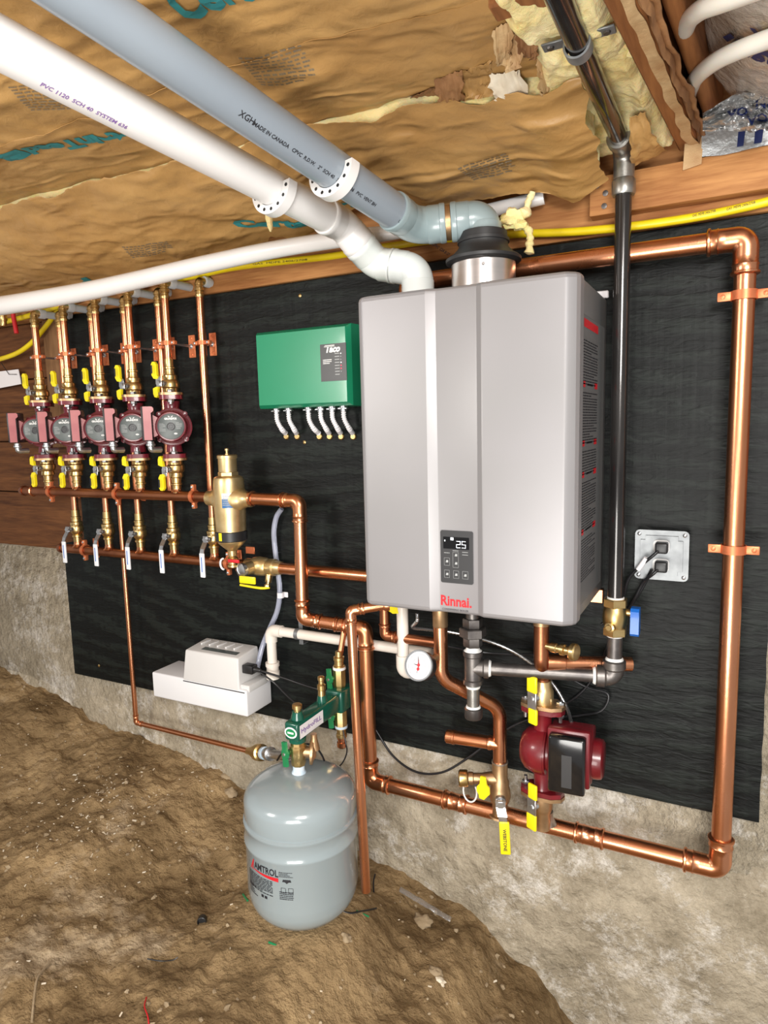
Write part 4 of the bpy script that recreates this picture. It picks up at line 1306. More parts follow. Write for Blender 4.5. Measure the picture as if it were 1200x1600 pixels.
b0_ = at(689, 946, -.3405); b1_ = at(737, 949, -.3405)
mb = MB(); F3 = flat((b0_.x, -.3406, b0_.z + .002), (1, 0, 0), (0, 0, 1))
text_on(mb, 'Rinnai.', .030, F3, bold=.0009, width=b1_.x - b0_.x)
mb.build('red_lettering', 'red_ink', fcov, smooth=False, merge=False)
mb = MB(); F4 = flat((b0_.x + .003, -.3406, b0_.z - .0085), (1, 0, 0), (0, 0, 1))
text_on(mb, 'CONDENSING BOILER', .006, F4, width=(b1_.x - b0_.x) * .85); mb.build('small_lettering', 'black_ink', fcov, smooth=False, merge=False)
# side label
sx = HW - .0036
FS = flat((sx, -.262, .045), (0, 1, 0), (0, 0, 1), .0004)
SW, SH = .170, .545
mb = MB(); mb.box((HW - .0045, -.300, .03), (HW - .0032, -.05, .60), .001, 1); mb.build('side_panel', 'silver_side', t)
FS = flat((HW - .003, -.282, .052), (0, 1, 0), (0, 0, 1), .0002)
mbk = MB(); mbr = MB(); mbf = MB()
mbr.add([FS(0, .525), FS(.150, .525), FS(.150, .541), FS(0, .541)], [[0, 1, 2, 3]])
zc = .515
sd_ = 10
for blk, red in ((.100, True), (.115, True), (.062, True), (.115, True), (.10, False)):
    bars(mbk, lambda a_, b_, zc=zc, blk=blk: FS(a_, zc - blk + b_), .15, blk - .012, int((blk - .012) / .0052), .45, sd_); sd_ += 1
    zc -= blk
    if red:
        mbr.add([FS(0, zc - .004), FS(.020, zc - .004), FS(.020, zc + .008), FS(0, zc + .008)], [[0, 1, 2, 3]])
        mbr.add([FS(.118, zc - .004), FS(.150, zc - .004), FS(.150, zc + .008), FS(.118, zc + .008)], [[0, 1, 2, 3]])
        mbk.add([FS(.04, zc), FS(.10, zc), FS(.10, zc + .004), FS(.04, zc + .004)], [[0, 1, 2, 3]])
mbk.build('warning_print', 'black_ink', t, smooth=False, merge=False); mbr.build('red_warning_bars', 'red_ink', t, smooth=False, merge=False)
# hanging and foot brackets
mb = MB(); q = at(948, 458, -.03); mb.box((HW - .03, -.03, HH - .002), (HW + .0, -.02, HH + .014), .002, 1); mb.build('bracket', 'white_label', t)
mb = MB(); mb.box((HW - .05, -.03, -.03), (HW - .0, -.018, .004), .002, 1); mb.build('bracket', 'copper', t)
# vent collar
vc = V((.2255, -.175, HH))
mb = MB(); mb.lathe(vc - k * .004, k, [(0, .069), (.074, .069), (.076, .067)], 48)
mb.m = 1
cc = (CAM - vc); cc.z = 0; cc.normalize()
mb.lathe(vc + cc * .069 + k * .058, cc, [(0, .004), (.003, .003)], 10)
mb.build('vent_collar', ['alu', 'iron_fit'], t)
mb = MB(); mb.lathe(vc + k * .072, k, [(0, .075), (.003, .081), (.009, .082), (.012, .078), (.018, .068), (.030, .056), (.036, .053), (.042, .053), (.043, .056), (.049, .056), (.050, .052), (.064, .051), (.066, .047)], 48)
mb.build('vent_adapter', 'rubber', t)
ic = V((.068, -.175, HH))
mb = MB(); mb.lathe(ic - k * .002, k, [(0, .046), (.006, .046), (.008, .042), (.020, .042)], 36); mb.build('intake_collar', 'rubber', t)


# ================================================================= VENT PIPES
def on_line(p, d, px, py):
    """point of the line p + s d that shows nearest to a picture point"""
    best = None
    for i in range(400):
        q = p + d * (i * .003); r = ROT.transposed() @ (q - CAM)
        e = (600 + FPX * r.x / r.y - px) ** 2 + (800 - FPX * r.z / r.y - py) ** 2
        if best is None or e < best[0]: best = (e, q)
    return best[1]


def pvc_fit(mb, pts, r, fr, rim=1.07):
    """bend with socket rims at both ends"""
    P = path(pts, fr, 14); mb.tube(P, r * 1.05, 36)
    for e_, d_ in ((P[0], P[0] - P[1]), (P[-1], P[-1] - P[-2])):
        d_ = d_.normalized()
        mb.lathe(e_ - d_ * .012, d_, [(-.026, r * 1.052), (-.024, r * 1.085), (0, r * 1.085), (.002, r * 1.13), (.010, r * 1.13), (.013, r * 1.10), (.0135, r * .99)], 36)


gr = .0365
g_top = V((vc.x, vc.y, at(735, 345, vc.y).z))
zg = g_top.z
g0 = V((vc.x, vc.y, max(HH + .118, at(752, 384, vc.y).z))); g1 = V((vc.x, vc.y, zg))
g_el = at(648, 352, -.205); g_el = V((.038, -.232, zg + .0))
g2 = at(650, 354, -.225)
dirg = V((-.186, -.967, .174)).normalized(); gfar = g2 + dirg * 1.25
t = thing('vent_pipe', 'thick grey exhaust vent pipe running overhead from the heater to the top left', 'pipe', g0)
mb = MB(); d2 = (g2 - g1).normalized()
pvc_fit(mb, [g0, g1, g1 + d2 * .068], gr, .042); mb.build('elbow', 'pvc_grey_fit', t)
mb = MB(); pvc_fit(mb, [g1 + d2 * .082, g2, g2 + dirg * .085], gr, .06); mb.build('elbow', 'pvc_grey_fit', t)
mb = MB(); mb.tube([g1 + d2 * .07, g1 + d2 * .093], gr, 36); mb.tube([g0 - k * .022, g0 + k * .01], gr, 36); mb.build('short_joint', 'bronze', t)
MB().tube([g2 + dirg * .06, gfar], gr, 40).build('pipe', 'pvc_grey', t)


def pipe_print(parent, base, d, r, ang, segs, mtn='black_ink', size=.014):
    """lettering along a pipe; segs: (distance, text)"""
    u_1 = V((0, 0, 1)).cross(d).normalized(); v_1 = d.cross(u_1).normalized()
    m_ = MB()
    for dist, tx, sz in segs:
        def fn(u, v, dist=dist):
            th = ang - v / r
            return base + d * (dist + u) + (u_1 * math.cos(th) + v_1 * math.sin(th)) * (r + .0006)
        text_on(m_, tx, sz, fn, cut=.004, bold=.0002)
    return m_.build('printed_lettering', mtn, parent, smooth=False, merge=False)


# print runs from far end towards the heater
gb = gfar; dd_ = -dirg; Lg = (g2 - gfar).length
u1 = V((0, 0, 1)).cross(dd_).normalized(); v1 = dd_.cross(u1).normalized()
# angle facing the camera
pm = g2 + dirg * .35; cv = (CAM - pm); cv -= dd_ * cv.dot(dd_); cv.normalize()
acam = math.atan2(cv.dot(v1), cv.dot(u1))
s0 = (on_line(g2, dirg, 360, 156) - gfar).length
pipe_print(t, gb, dd_, gr, acam + .35, [(s0 - .0, 'XGH', .014), (s0 + .030, 'MADE IN CANADA   CPVC  R.D.W.   2\"  SCH 40   SYSTEM 636   PVC  VENT BH', .0092), (s0 + .42, 'ULC S636  CLASS 11A  65 C  BSC/PVC  CSA B137', .0092)])

wr_ = .0345
w0 = V((ic.x, ic.y, HH + .018)); zw = at(590, 395, ic.y).z
zwp = at(520, 350, -.22).z
w1 = V((ic.x, ic.y, at(640, 392, ic.y).z))
wq1 = at(588, 412, ic.y); wq2 = at(548, 372, -.205); wq3 = at(530, 345, -.27)
wfar0 = at(415, 285, -.50)
t = thing('vent_pipe', 'thick white intake pipe running overhead from the heater to the left edge', 'pipe', w0)
W1 = V((ic.x, ic.y, w0.z + .062)); W2 = at(587, 412, -.19)
W3 = at(536, 352, -.27)
zW = W3.z + .01
dw = V((-.153, -.982, .111)).normalized(); wf = W3 + dw * 1.25
mb = MB(); dW1 = (W2 - W1).normalized(); dW2 = (W3 - W2).normalized()
pvc_fit(mb, [w0, W1, W1 + dW1 * .062], wr_, .035); mb.build('elbow', 'pvc_fit', t)
mb = MB(); pvc_fit(mb, [W1 + dW1 * .055, W2, W2 + dW2 * .058], wr_, .045); mb.build('elbow', 'pvc_fit', t)
mb = MB(); pvc_fit(mb, [W2 + dW2 * .060, W3, W3 + dw * .06], wr_, .05); mb.build('elbow', 'pvc', t)
MB().tube([W3 + dw * .04, wf], wr_, 40).build('pipe', 'pvc', t)
db = -dw
pm = W3 + dw * .4; cv = (CAM - pm); cv -= db * cv.dot(db); cv.normalize()
u1 = V((0, 0, 1)).cross(db).normalized(); v1 = db.cross(u1).normalized(); acamw = math.atan2(cv.dot(v1), cv.dot(u1))
s1 = (on_line(W3, dw, 60, 92) - wf).length
u1 = V((0, 0, 1)).cross(db).normalized(); v1 = db.cross(u1).normalized()
pipe_print(t, wf, db, wr_, acamw + .8, [(s1, 'PVC 1120  SCH 40  SYSTEM 636', .010)], 'purple_ink')


def j_hanger(c, d, r, label, lean):
    """perforated white plastic J-hook strap round a pipe, its tail going up"""
    t = thing('pipe_hanger', label, 'hanger', c)
    d = V(d).normalized(); u = V((0, 0, 1)).cross(d).normalized(); v = d.cross(u)
    if v.z < 0: v = -v
    ri = r + .001; ro = r + .0175; wd = .011; vs = []; fs = []; prs = []
    th0 = -PI * 1.03; n_ = 30
    for i in range(n_ + 1):
        a = th0 + (PI * 1.06) * i / n_
        prs.append((u * math.cos(a) * ri + v * math.sin(a) * ri, u * math.cos(a) * ro + v * math.sin(a) * ro))
    up = (v * 1.0 + u * lean).normalized()
    for q in (.02, .045): prs.append((prs[n_][0] + up * q, prs[n_][1] + up * q))
    for a, b in prs:
        for p_ in (a - d * wd, b - d * wd, b + d * wd, a + d * wd): vs.append(c + p_)
    for i in range(len(prs) - 1):
        for j in range(4): j2 = (j + 1) % 4; fs.append([i * 4 + j, i * 4 + j2, (i + 1) * 4 + j2, (i + 1) * 4 + j])
    fs += [[0, 1, 2, 3], [(len(prs) - 1) * 4 + j for j in range(4)][::-1]]
    mb = MB(); mb.add(vs, fs); mb.build('hook', 'pvc', t, ang=50)
    mb = MB()
    for i in range(2, n_ + 3, 4):
        a, b = prs[min(i, len(prs) - 1)]; m_ = c + (a + b) / 2
        tn = (prs[min(i + 1, len(prs) - 1)][1] - prs[i - 1][1]).normalized(); rd = tn.cross(d)
        for s_ in (-1, 1):
            mb.plate(m_ + d * s_ * (wd + .0001), tn, rd, circ(.0035, 10), .0006 * s_ * (1 if tn.cross(rd).dot(d) > 0 else -1))
    mb.build('holes', 'black_plastic', t)
    return t


hq = g2 + dirg * 0; c = on_line(g2, dirg, 521, 268); j_hanger(c, dd_, gr, 'white perforated hook strap holding the grey vent pipe', .15)
c = on_line(W3, dw, 428, 296); j_hanger(c, db, wr_, 'white perforated hook strap holding the white vent pipe', .15)

# long white pipe crossing in front of the riser tops
pp = [at(-60, 484, -.31), at(0, 478, -.30), at(120, 458, -.27), at(200, 441, -.25), at(320, 413, -.225), at(440, 388, -.20), at(560, 370, -.165), at(620, 362, -.13), at(720, 340, -.085), at(850, 308, -.06)]
mb = MB(); sp = smooth_path(pp, 8); mb.tube(sp, [.0275 - .012 * min(1, max(0, (i / len(sp) - .1)) / .75) for i in range(len(sp))], 24)
single(mb, 'white_pipe', 'pvc', 'long slender white pipe sagging along the ceiling edge above the copper risers', 'pipe')
# yellow tubing
pp = [at(1260, 298, -.045), at(1200, 315, -.045), at(1100, 337, -.045), at(1000, 352, -.045), at(900, 362, -.045), at(800, 366, -.045), at(700, 373, -.045), at(600, 386, -.045), at(520, 400, -.045), at(430, 410, -.045), at(360, 419, -.045), at(300, 432, -.04), at(220, 445, -.04), at(140, 463, -.04), at(50, 492, -.045), at(-30, 512, -.05)]
t = thing('gas_tubing', 'bright yellow gas tubing running along the wood rim above the heater', 'tube', pp[0])
MB().tube(smooth_path(pp, 8), .0090, 18).build('tube', 'yellow_pipe', t)
for (x0, y0, x1, y1) in ((1082, 337, 1118, 329), (1135, 327, 1180, 316), (395, 412, 480, 405)):
    a = at(x0, y0 + 2, -.0545); b = at(x1, y1 + 2, -.0545)
    mb = MB(); text_on(mb, 'GAS  MDPE 2406/2708', .007, flat(a, b - a, V((0, 0, 1))), width=(b - a).length); mb.build('small_lettering', 'black_ink', t, smooth=False, merge=False)
pp = [at(96, 478, -.03), at(85, 492, -.028), at(70, 512, -.03), at(50, 535, -.03), at(28, 551, -.03), at(0, 561, -.03), at(-40, 570, -.03)]
pp = [at(120, 455, -.03)] + pp
single(MB().tube(smooth_path(pp, 6), .0085, 14), 'gas_tubing', 'yellow_pipe', 'yellow tubing bending down across the timber at the far left', 'tube')
single(MB().tube([at(19, 480, -.09), at(22, 500, -.09), at(26, 521, -.09)], .0075, 12), 'red_tube', 'red_ink', 'short red tube hanging at the far left above the white label', 'tube')
mb = MB(); q = at(5, 500, -.10); mb.lathe(q + k * .03, -k, [(0, .012), (.02, .012), (.021, .014), (.03, .014), (.034, .011), (.05, .010)], 14)
single(mb, 'brass_fitting', 'brass', 'small brass fitting hanging at the left edge under the white pipe', 'fitting')
a = at(0, 605, -.02)
t = thing('wire_tag', 'blank white card pinned to the brown boards at the left edge', 'card', at(10, 590, -.02))
mb = MB(); c0, c1, c2_, c3_ = at(-30, 612, -.016), at(33, 600, -.016), at(28, 577, -.016), at(-30, 584, -.016)
mb.add([c0, c1, c2_, c3_] + [p + V((0, .003, 0)) for p in (c0, c1, c2_, c3_)], [[0, 1, 2, 3], [7, 6, 5, 4], [0, 4, 5, 1], [1, 5, 6, 2], [2, 6, 7, 3], [3, 7, 4, 0]]); mb.build('card', 'white_label', t)
mb = MB(); mb.tube([at(2, 567, -.02), at(14, 585, -.02), at(26, 585, -.02)], .0012, 6); mb.build('wire', 'cable', t)

# ================================================================= BLACK GAS LINE
GX, GY = .503, -.10
zel = at(968, 235, GY).z; zlo = at(955, 1056, GY).z
gxb = V((GX, GY, zel)); gfarp = V((GX - .012, -1.25, zel + .005))
t = thing('gas_pipe', 'black iron gas pipe dropping past the right side of the heater from the joists', 'pipe', (GX, GY, 0))
rg = .0168
zv0 = at(962, 992, GY).z; zv1 = at(964, 935, GY).z
mb = MB(); mb.tube([(GX, GY, zv1 - .004), (GX, GY, zel - .06)], rg, 28); mb.tube([gxb + (gfarp - gxb).normalized() * .05, gfarp], rg, 28); mb.build('pipe', 'iron', t)
mb = MB(); de = (gfarp - gxb).normalized()
mb.tube(path([(GX, GY, zel - .075), gxb, gxb + de * .06], .035, 12), rg * 1.25, 28)
mb.lathe((GX, GY, zel - .058), -k, [(0, rg * 1.25), (.004, rg * 1.42), (.028, rg * 1.42), (.032, rg * 1.3), (.0325, rg)], 28)
mb.lathe(gxb + de * .048, de, [(0, rg * 1.25), (.004, rg * 1.45), (.020, rg * 1.45), (.024, rg * 1.3), (.0245, rg)], 28)
mb.build('elbow', 'iron_grey', t)
# strap on overhead run
q = atz(888, 78, zel); c = V((GX - .006, q.y, zel))
st = thing('pipe_strap', 'galvanised two-hole strap round the overhead black gas pipe', 'clamp', c)
mb = MB(); mb.lathe(c - de * .011, de, [(0, rg + .0003), (0, rg + .0035), (.022, rg + .0035), (.022, rg + .0003)], 28, cap=False)
for s_ in (-1, 1): mb.box((s_ * (rg + .018) - .018, -.011, .010), (s_ * (rg + .018) + .018, .011, .0135), .001, 1, axes=(c, V((1, 0, 0)), de, k))
mb.build('strap', 'galv', st)
for s_ in (-1, 1): MB().lathe(c + V((s_ * (rg + .024), 0, .010)), -k, [(0, .006), (.003, .005)], 8).build('screw', 'iron_fit', st)
# blue-handled valve
zc = (zv0 + zv1) / 2; hv = (zv1 - zv0) / 2
t = thing('gas_valve', 'brass gas shut-off valve with blue lever on the black pipe right of the heater', 'valve', (GX, GY, zc))
mb = MB(); o = V((GX, GY, zv0))
hexn(mb, o, k, hv * .45, .0265); hexn(mb, V((GX, GY, zv1 - hv * .45)), k, hv * .45, .0265)
mb.lathe(o + k * hv * .4, k, [(0, .022), (hv * .25, .026), (hv * .6, .0275), (hv * .95, .026), (hv * 1.2, .022)], 24)
mb.lathe((GX, GY, zc - .018), (-.25, -1, 0), [(.015, .012), (.032, .011), (.033, .007), (.036, .006)], 14)
mb.build('body', 'brass', t)
mb = MB(); mb.lathe((GX, GY, zv1 - .001), k, [(0, .019), (.004, .0185), (.005, .0168)], 24); mb.build('thread_sealant', 'dope', t); mb = MB(); mb.lathe((GX, GY, zv0 + .001), -k, [(0, .019), (.004, .0185), (.005, .0168)], 24); mb.build('thread_sealant', 'dope', t)
mb = MB(); mb.cyl((GX + .015, GY, zc + .012), (GX + .036, GY, zc + .012), .008, 14)
mb.build('stem', 'brass', t)
mb = MB(); mb.plate((GX + .034, GY - .004, zc), (0, -1, 0), (0, 0, 1), [(-.016, .020), (-.010, .026), (.010, .026), (.016, .020), (.014, 0), (.016, -.030), (.010, -.036), (-.010, -.036), (-.016, -.030), (-.014, 0)], -.018)
mb.build('handle', 'blue', t, ang=30)
# lower gas piping: nipple, elbow, run left, tee with drip leg, union into heater
tx = at(739, 1038, -.18); TZ = tx.z; TX = tx.x; TY = -.18
t = thing('gas_connection', 'dark iron gas piping with tee, union and drip leg under the heater', 'pipe', (TX, TY, TZ))
EL = V((GX, GY, at(955, 1057, GY).z)); TZ = EL.z + .004 if abs(EL.z - TZ) < .02 else TZ
Tp = V((TX, TY, TZ)); dl = (Tp - EL).normalized()
mb = MB(); mb.tube([V((GX, GY, zv0)), EL + k * .03], rg, 24); mb.build('nipple', 'iron_fit', t)
mb = MB(); mb.tube([EL + dl * .03, Tp - dl * .03], rg * .92, 24); mb.build('run_pipe', 'iron_fit', t)
mb = MB(); mb.tube(path([EL + k * .038, EL, EL + dl * .038], .026, 12), rg * 1.3, 28)
mb.lathe(EL + k * .018, k, [(0, rg * 1.3), (.004, rg * 1.5), (.020, rg * 1.5), (.022, rg * 1.35)], 28); mb.lathe(EL + dl * .018, dl, [(0, rg * 1.3), (.004, rg * 1.5), (.020, rg * 1.5), (.022, rg * 1.35)], 28)
mb.build('elbow', 'iron_fit', t)
mb = MB()
for o_, d_ in ((EL + k * .0405, k), (EL + dl * .0405, dl), (Tp - dl * .037, -dl)):
    MB().lathe(o_, d_, [(0, rg * 1.2), (.004, rg * 1.12), (.006, rg)], 20).build('thread_sealant', 'dope', t)
mb = MB(); mb.lathe(Tp - k * .040, k, [(0, .0175), (0.001, .0235), (.010, .0235), (.013, .0205), (.067, .0205), (.07, .0235), (.080, .0235), (.081, .017)], 28)
mb.lathe(Tp, -dl, [(0, .0205), (.024, .0205), (.027, .0235), (.037, .0235), (.038, .017)], 28); mb.build('tee', 'iron_fit', t)
mb = MB(); mb.cyl(Tp - k * .036, Tp - k * .108, .0150, 20); mb.build('drip_leg', 'iron_grey', t)
mb = MB(); mb.lathe(Tp - k * .100, -k, [(0, .0175), (.001, .0215), (.022, .0215), (.026, .019)], 20); mb.build('end_cap', 'iron_fit', t)
for o_, d_, p_ in ((Tp - k * .044, -k, [(0, .018), (.006, .0165)]), (Tp - k * .094, -k, [(0, .0165), (.005, .018)]), (Tp + k * .041, k, [(0, .0215), (.004, .0165), (.010, .015), (.016, .017)])):
    MB().lathe(o_, d_, p_, 20).build('thread_sealant', 'dope', t)
mb = MB(); U0 = Tp + k * .052; hexn(mb, U0, k, .024, .0225); hexn(mb, U0 + k * .024, k, .022, .032); hexn(mb, U0 + k * .046, k, .022, .0235)
mb.cyl(U0 + k * .066, V((TX, TY, .006)), .016, 20); mb.build('union', 'iron_fit', t)

# ================================================================= HEATER WATER CONNECTIONS
HY = -.18
h0 = V((at(688, 975, HY).x, HY, .004)); h1 = V((h0.x, HY, at(689, 1060, HY).z)); h2 = at(772, 1117, -.12); h3 = V((at(783, 1200, YL).x, -.095, at(783, 1190, -.09).z))
h2 = V((h3.x, h3.y, at(781, 1108, -.1).z))
t = thing('supply_pipe', 'bent copper supply pipe from the heater bottom down past the gauge to the loop', 'pipe', h0)
MB().tube(path([h0 - k * .02, h1, h2, h3], .05, 12), .0172, 26).build('pipe', 'copper', t)
mb = MB(); hexn(mb, h0 - k * .026, k, .028, .026); mb.build('hex_nut', 'steel', t)
mb = MB(); mb.lathe(h0 - k * .026, -k, [(0, .021), (.014, .021), (.016, .0188), (.06, .0186), (.062, .0172)], 24); mb.build('adapter', 'bronze', t)
br = at(697, 1150, -.13); bst = V((h3.x, h3.y, at(783, 1163, -.095).z)); bd = (V((at(697, 1150, -.105).x, -.105, at(697, 1150, -.105).z)) - bst).normalized()
Lb = (V((at(697, 1150, -.105).x, -.105, at(697, 1150, -.105).z)) - bst).length
mb = MB(); mb.lathe(bst, bd, [(0, .0172), (.02, .0172), (.022, .0185), (.028, .0185), (.03, .0165), (Lb - .025, .0165), (Lb - .024, .0185), (Lb - .018, .0185), (Lb - .017, .0175), (Lb - .003, .0172), (Lb, .014)], 24); mb.build('capped_branch', 'copper', t)
mb = MB(); mb.lathe(h3 + k * .004, -k, [(0, .0205), (.004, .0205), (.005, .0195)], 20); mb.build('solder_joint', 'solder', t)
# flush valve assembly down to the loop
t = thing('service_valve', 'brass service valve with long yellow lever above the copper loop', 'valve', (h3.x, h3.y, z_low))
Hh = h3.z - z_low
mb = MB(); mb.lathe(h3, -k, [(0, .0195), (Hh * .30, .0195), (Hh * .34, .023), (Hh * .44, .0225), (Hh * .5, .0255), (Hh * .62, .027), (Hh * .72, .0235), (Hh * .74, .0195), (Hh * .96, .0195), (Hh * .97, .026), (Hh, .028)], 28)
sb = V((h3.x, h3.y, h3.z - Hh * .30)); dsx = V((-1, -.35, -.05)).normalized()
mb.lathe(sb, dsx, [(0, .018), (.03, .016), (.045, .0135), (.065, .0135), (.067, .016), (.078, .016), (.080, .012)], 20)
mb.build('body', 'bronze', t)
mb = MB(); mb.lathe(sb + dsx * .080, dsx, [(0, .019), (.003, .021), (.020, .021), (.023, .018)], 16); mb.build('hose_cap', 'brass', t)
c = sb + dsx * .09 - k * .02
mb = MB(); mb.tube([c + V((.016 + .018 * math.cos(a), 0, -.012 + .028 * math.sin(a))) for a in [PI * .6 + 2 * PI * .8 * q / 16 for q in range(17)]], .0022, 8); mb.build('cap_strap', 'pvc', t)
c = sb + dsx * .03 + V((0, -.022, -.012))
mb = MB(); mb.cyl(c + V((0, .01, 0)), c - V((0, .012, 0)), .007, 12); mb.build('stem', 'brass', t)
mb = MB(); fx = V((1, 0, 0)); mb.plate(c + V((0, -.010, 0)), fx, k, [(-.007, .034), (.007, .034), (.009, .014), (.016, .008), (.017, -.008), (.010, -.016), (.002, -.026), (-.010, -.024), (-.012, -.014), (-.017, -.006), (-.016, .006), (-.009, .014)], .005); mb.build('handle', 'yellow', t)
c = V((h3.x, h3.y, h3.z - Hh * .60))
sdv = V((.35, -1, 0)).normalized(); c1 = c + sdv * .05
mb = MB(); mb.lathe(c, sdv, [(.018, .014), (.036, .013), (.037, .008), (.052, .008)], 14); hexn(mb, c + sdv * .046, sdv, .007, .010); mb.build('stem', 'steel', t)
lx = V((.94, .33, 0)); e1 = c1; e2 = at(797, 1215, c1.y - .012); e2 = c1 + sdv * .012 - k * .022 + lx * .004; e3 = e2 - k * .012 + lx * .004; e4 = e3 - k * .086 + lx * .004
mb = MB()
for a, b, wd in ((e1 + k * .012, e1 - k * .006, .012), (e1 - k * .005, e2, .0115), (e2, e3 - k * .02, .010)):
    d_ = (b - a).normalized(); nn = lx.cross(d_); mb.box((-wd, 0, -.0016), (wd, (b - a).length + .001, .0016), axes=(a, lx, d_, nn))
mb.build('lever', 'steel', t)
mb = MB(); d_ = (e4 - e3).normalized(); mb.box((-.0125, 0, -.0035), (.0125, (e4 - e3).length, .0035), .003, 3, axes=(e3, lx, d_, lx.cross(d_))); g = mb.build('grip', 'yellow', t)
mb = MB(); nrm = -lx.cross(d_); 
if nrm.dot(CAM - e3) < 0: nrm = -nrm
text_on(mb, 'WEBSTONE', .011, lambda u, v: e3 + d_ * (.018 + u) + lx * (v - .004) * 1 + nrm * .0039, width=.058, bold=.0003); mb.build('lettering', 'black_ink', g, smooth=False, merge=False)

# small copper branch under the heater (left) and relief line
q0 = V((at(601, 958, HY).x, HY, -.0)); zq = at(610, 992, HY).z
copper_run('branch_pipe', 'copper branch under the heater joining the supply pipe behind the white drain pipe', [q0 + k * .0, V((q0.x, HY, at(650, 1000, HY).z)), V((h0.x - .012, HY, at(650, 1000, HY).z))], .0125, .018, L=.014, mt='copper_dull')
mb = MB(); mb.lathe(q0 + k * .006, -k, [(0, .014), (.012, .014)], 16); single(mb, 'thread_tape_wrap', 'tape', 'blue thread tape wrap at the heater port above the copper branch', 'tape')
mb = MB(); q = V((q0.x + .03, HY - .01, -.01)); mb.plate(q, (1, 0, 0), (0, 0, 1), [(-.010, .012), (.008, .012), (.009, -.022), (.016, -.05), (.0, -.052), (-.012, -.046)], .004)
single(mb, 'yellow_tag', 'yellow', 'small yellow tag hanging under the heater next to the blue thread tape', 'tag')
# relief discharge: tall leaning copper pipe in front of tank
rt = at(548, 962, -.30); rb = at(572, 1392, -.30); rbz = dirt_z(rb.x, rb.y)
re = rt + k * .012; rh = V((.012, -.255, re.z + .012))
t = thing('discharge_pipe', 'tall leaning copper discharge pipe standing on the dirt beside the grey tank', 'pipe', rb)
MB().tube(path([rb, re, rh], .016, 10), .0118, 24).build('pipe', 'copper', t)
copper_elbow(rb, re, rh, .0118, .016, t, .018)
mb = MB(); mb.lathe(rh, (rh - re), [(-.012, .0125), (-.006, .0155), (.002, .0155), (.003, .0125)], 20); mb.build('end_ring', 'copper', t)
# gauge
gc = at(655, 1040, -.26); gn = (V((.35, -1.3, .28)) - gc).normalized(); gn = V((-.10, -.97, .12)).normalized()
gn = (CAM - gc).normalized(); gn = (gn + V((-.42, 0, -.02))).normalized()
t = thing('pressure_gauge', 'round white dial pressure gauge on the supply pipe under the heater', 'gauge', gc)
mb = MB(); mb.lathe(gc - gn * .026, gn, [(0, .020), (.001, .0335), (.022, .035), (.026, .035)], 40); mb.build('case', 'black_plastic', t)
mb = MB(); mb.lathe(gc, gn, [(-.002, .0352), (.004, .0362), (.006, .0355), (.0062, .0325), (.003, .032)], 40, cap=False); mb.build('bezel', 'galv', t)
mb = MB(); mb.lathe(gc, gn, [(0, .034), (.002, .034)], 40); dial = mb.build('dial', 'white_label', t)
gu = V((0, 0, 1)).cross(gn).normalized(); gv = gn.cross(gu)
mb = MB(); G = flat(gc + gn * .0025, gu, gv)
for rr, n_, l_ in ((.028, 40, .003), (.018, 30, .002)):
    for i in range(n_):
        a = math.radians(-45) + math.radians(270) * i / (n_ - 1); ca, sa = math.cos(a), math.sin(a); w_ = .00045
        mb.add([G(rr * ca - w_ * sa, rr * sa + w_ * ca), G((rr - l_) * ca - w_ * sa, (rr - l_) * sa + w_ * ca), G((rr - l_) * ca + w_ * sa, (rr - l_) * sa - w_ * ca), G(rr * ca + w_ * sa, rr * sa - w_ * ca)], [[0, 1, 2, 3]])
mb.build('scale', 'black_ink', dial, smooth=False, merge=False)
mb = MB()
for a, L_ in ((math.radians(102), .024), (math.radians(172), .016), (math.radians(-96), .021)):
    ca, sa = math.cos(a), math.sin(a); w_ = .0016
    mb.plate(gc + gn * .003, gu, gv, [(-w_ * sa, w_ * ca), (w_ * sa, -w_ * ca), (L_ * ca, L_ * sa)], .0006)
mb.build('needle', 'black_ink', dial)
mb = MB()
for oy in (.001, -.008): mb.lathe(gc + gn * .003 + gv * oy, gn, [(0, .0035), (.002, .0035)], 14)
mb.plate(gc + gn * .0032, gu, gv, [(-.0012, -.012), (.0012, -.012), (-.001, .013), (-.0018, .013)], .0006)
mb.build('needle_hub', 'red_ink', dial)
mb = MB(); pe = V((h0.x, HY, gc.z + .005)); mb.cyl(gc - gn * .02, pe, .009, 16); hexn(mb, gc - gn * .026, -gn, .014, .013); mb.build('stem', 'bronze', t)

# white condensate drain pipe
cx_ = at(629, 975, HY).x; cz = at(640, 1052, HY).z
pz = at(620, 1013, -.06).z
pl_x = at(424, 1000, -.06).x
t = thing('drain_pipe', 'cream condensate drain pipe from under the heater to the white pump', 'pipe', (cx_, HY, cz))
Cc = [V((cx_, HY, .002)), V((cx_, HY, cz)), V((cx_ + .065, HY + .05, cz)), V((cx_ + .065, HY + .05, pz)), V((cx_ + .03, -.06, pz))]
MB().tube(path(Cc[:2] + [V((cx_ + .05, HY + .06, cz)), V((cx_ + .05, HY + .06, pz)), V((cx_ + .03, -.06, pz)), V((pl_x, -.06, pz)), V((pl_x, -.06, at(424, 1060, -.06).z))], .02, 8), .0145, 22).build('pipe', 'pvc_cream', t)
mb = MB(); mb.lathe((cx_, HY, .0), -k, [(0, .0145), (.0005, .019), (.026, .019), (.028, .015)], 24); mb.build('coupling', 'pvc_fit', t)
mb = MB(); mb.tube(path([V((cx_, HY, cz + .045)), V((cx_, HY, cz)), V((cx_ + .032, HY + .038, cz))], .018, 10), .018, 24); mb.build('elbow', 'pvc_cream', t)
mb = MB(); mb.tube(path([V((pl_x + .04, -.06, pz)), V((pl_x, -.06, pz)), V((pl_x, -.06, pz - .036))], .018, 10), .018, 24); mb.build('elbow', 'pvc_cream', t)
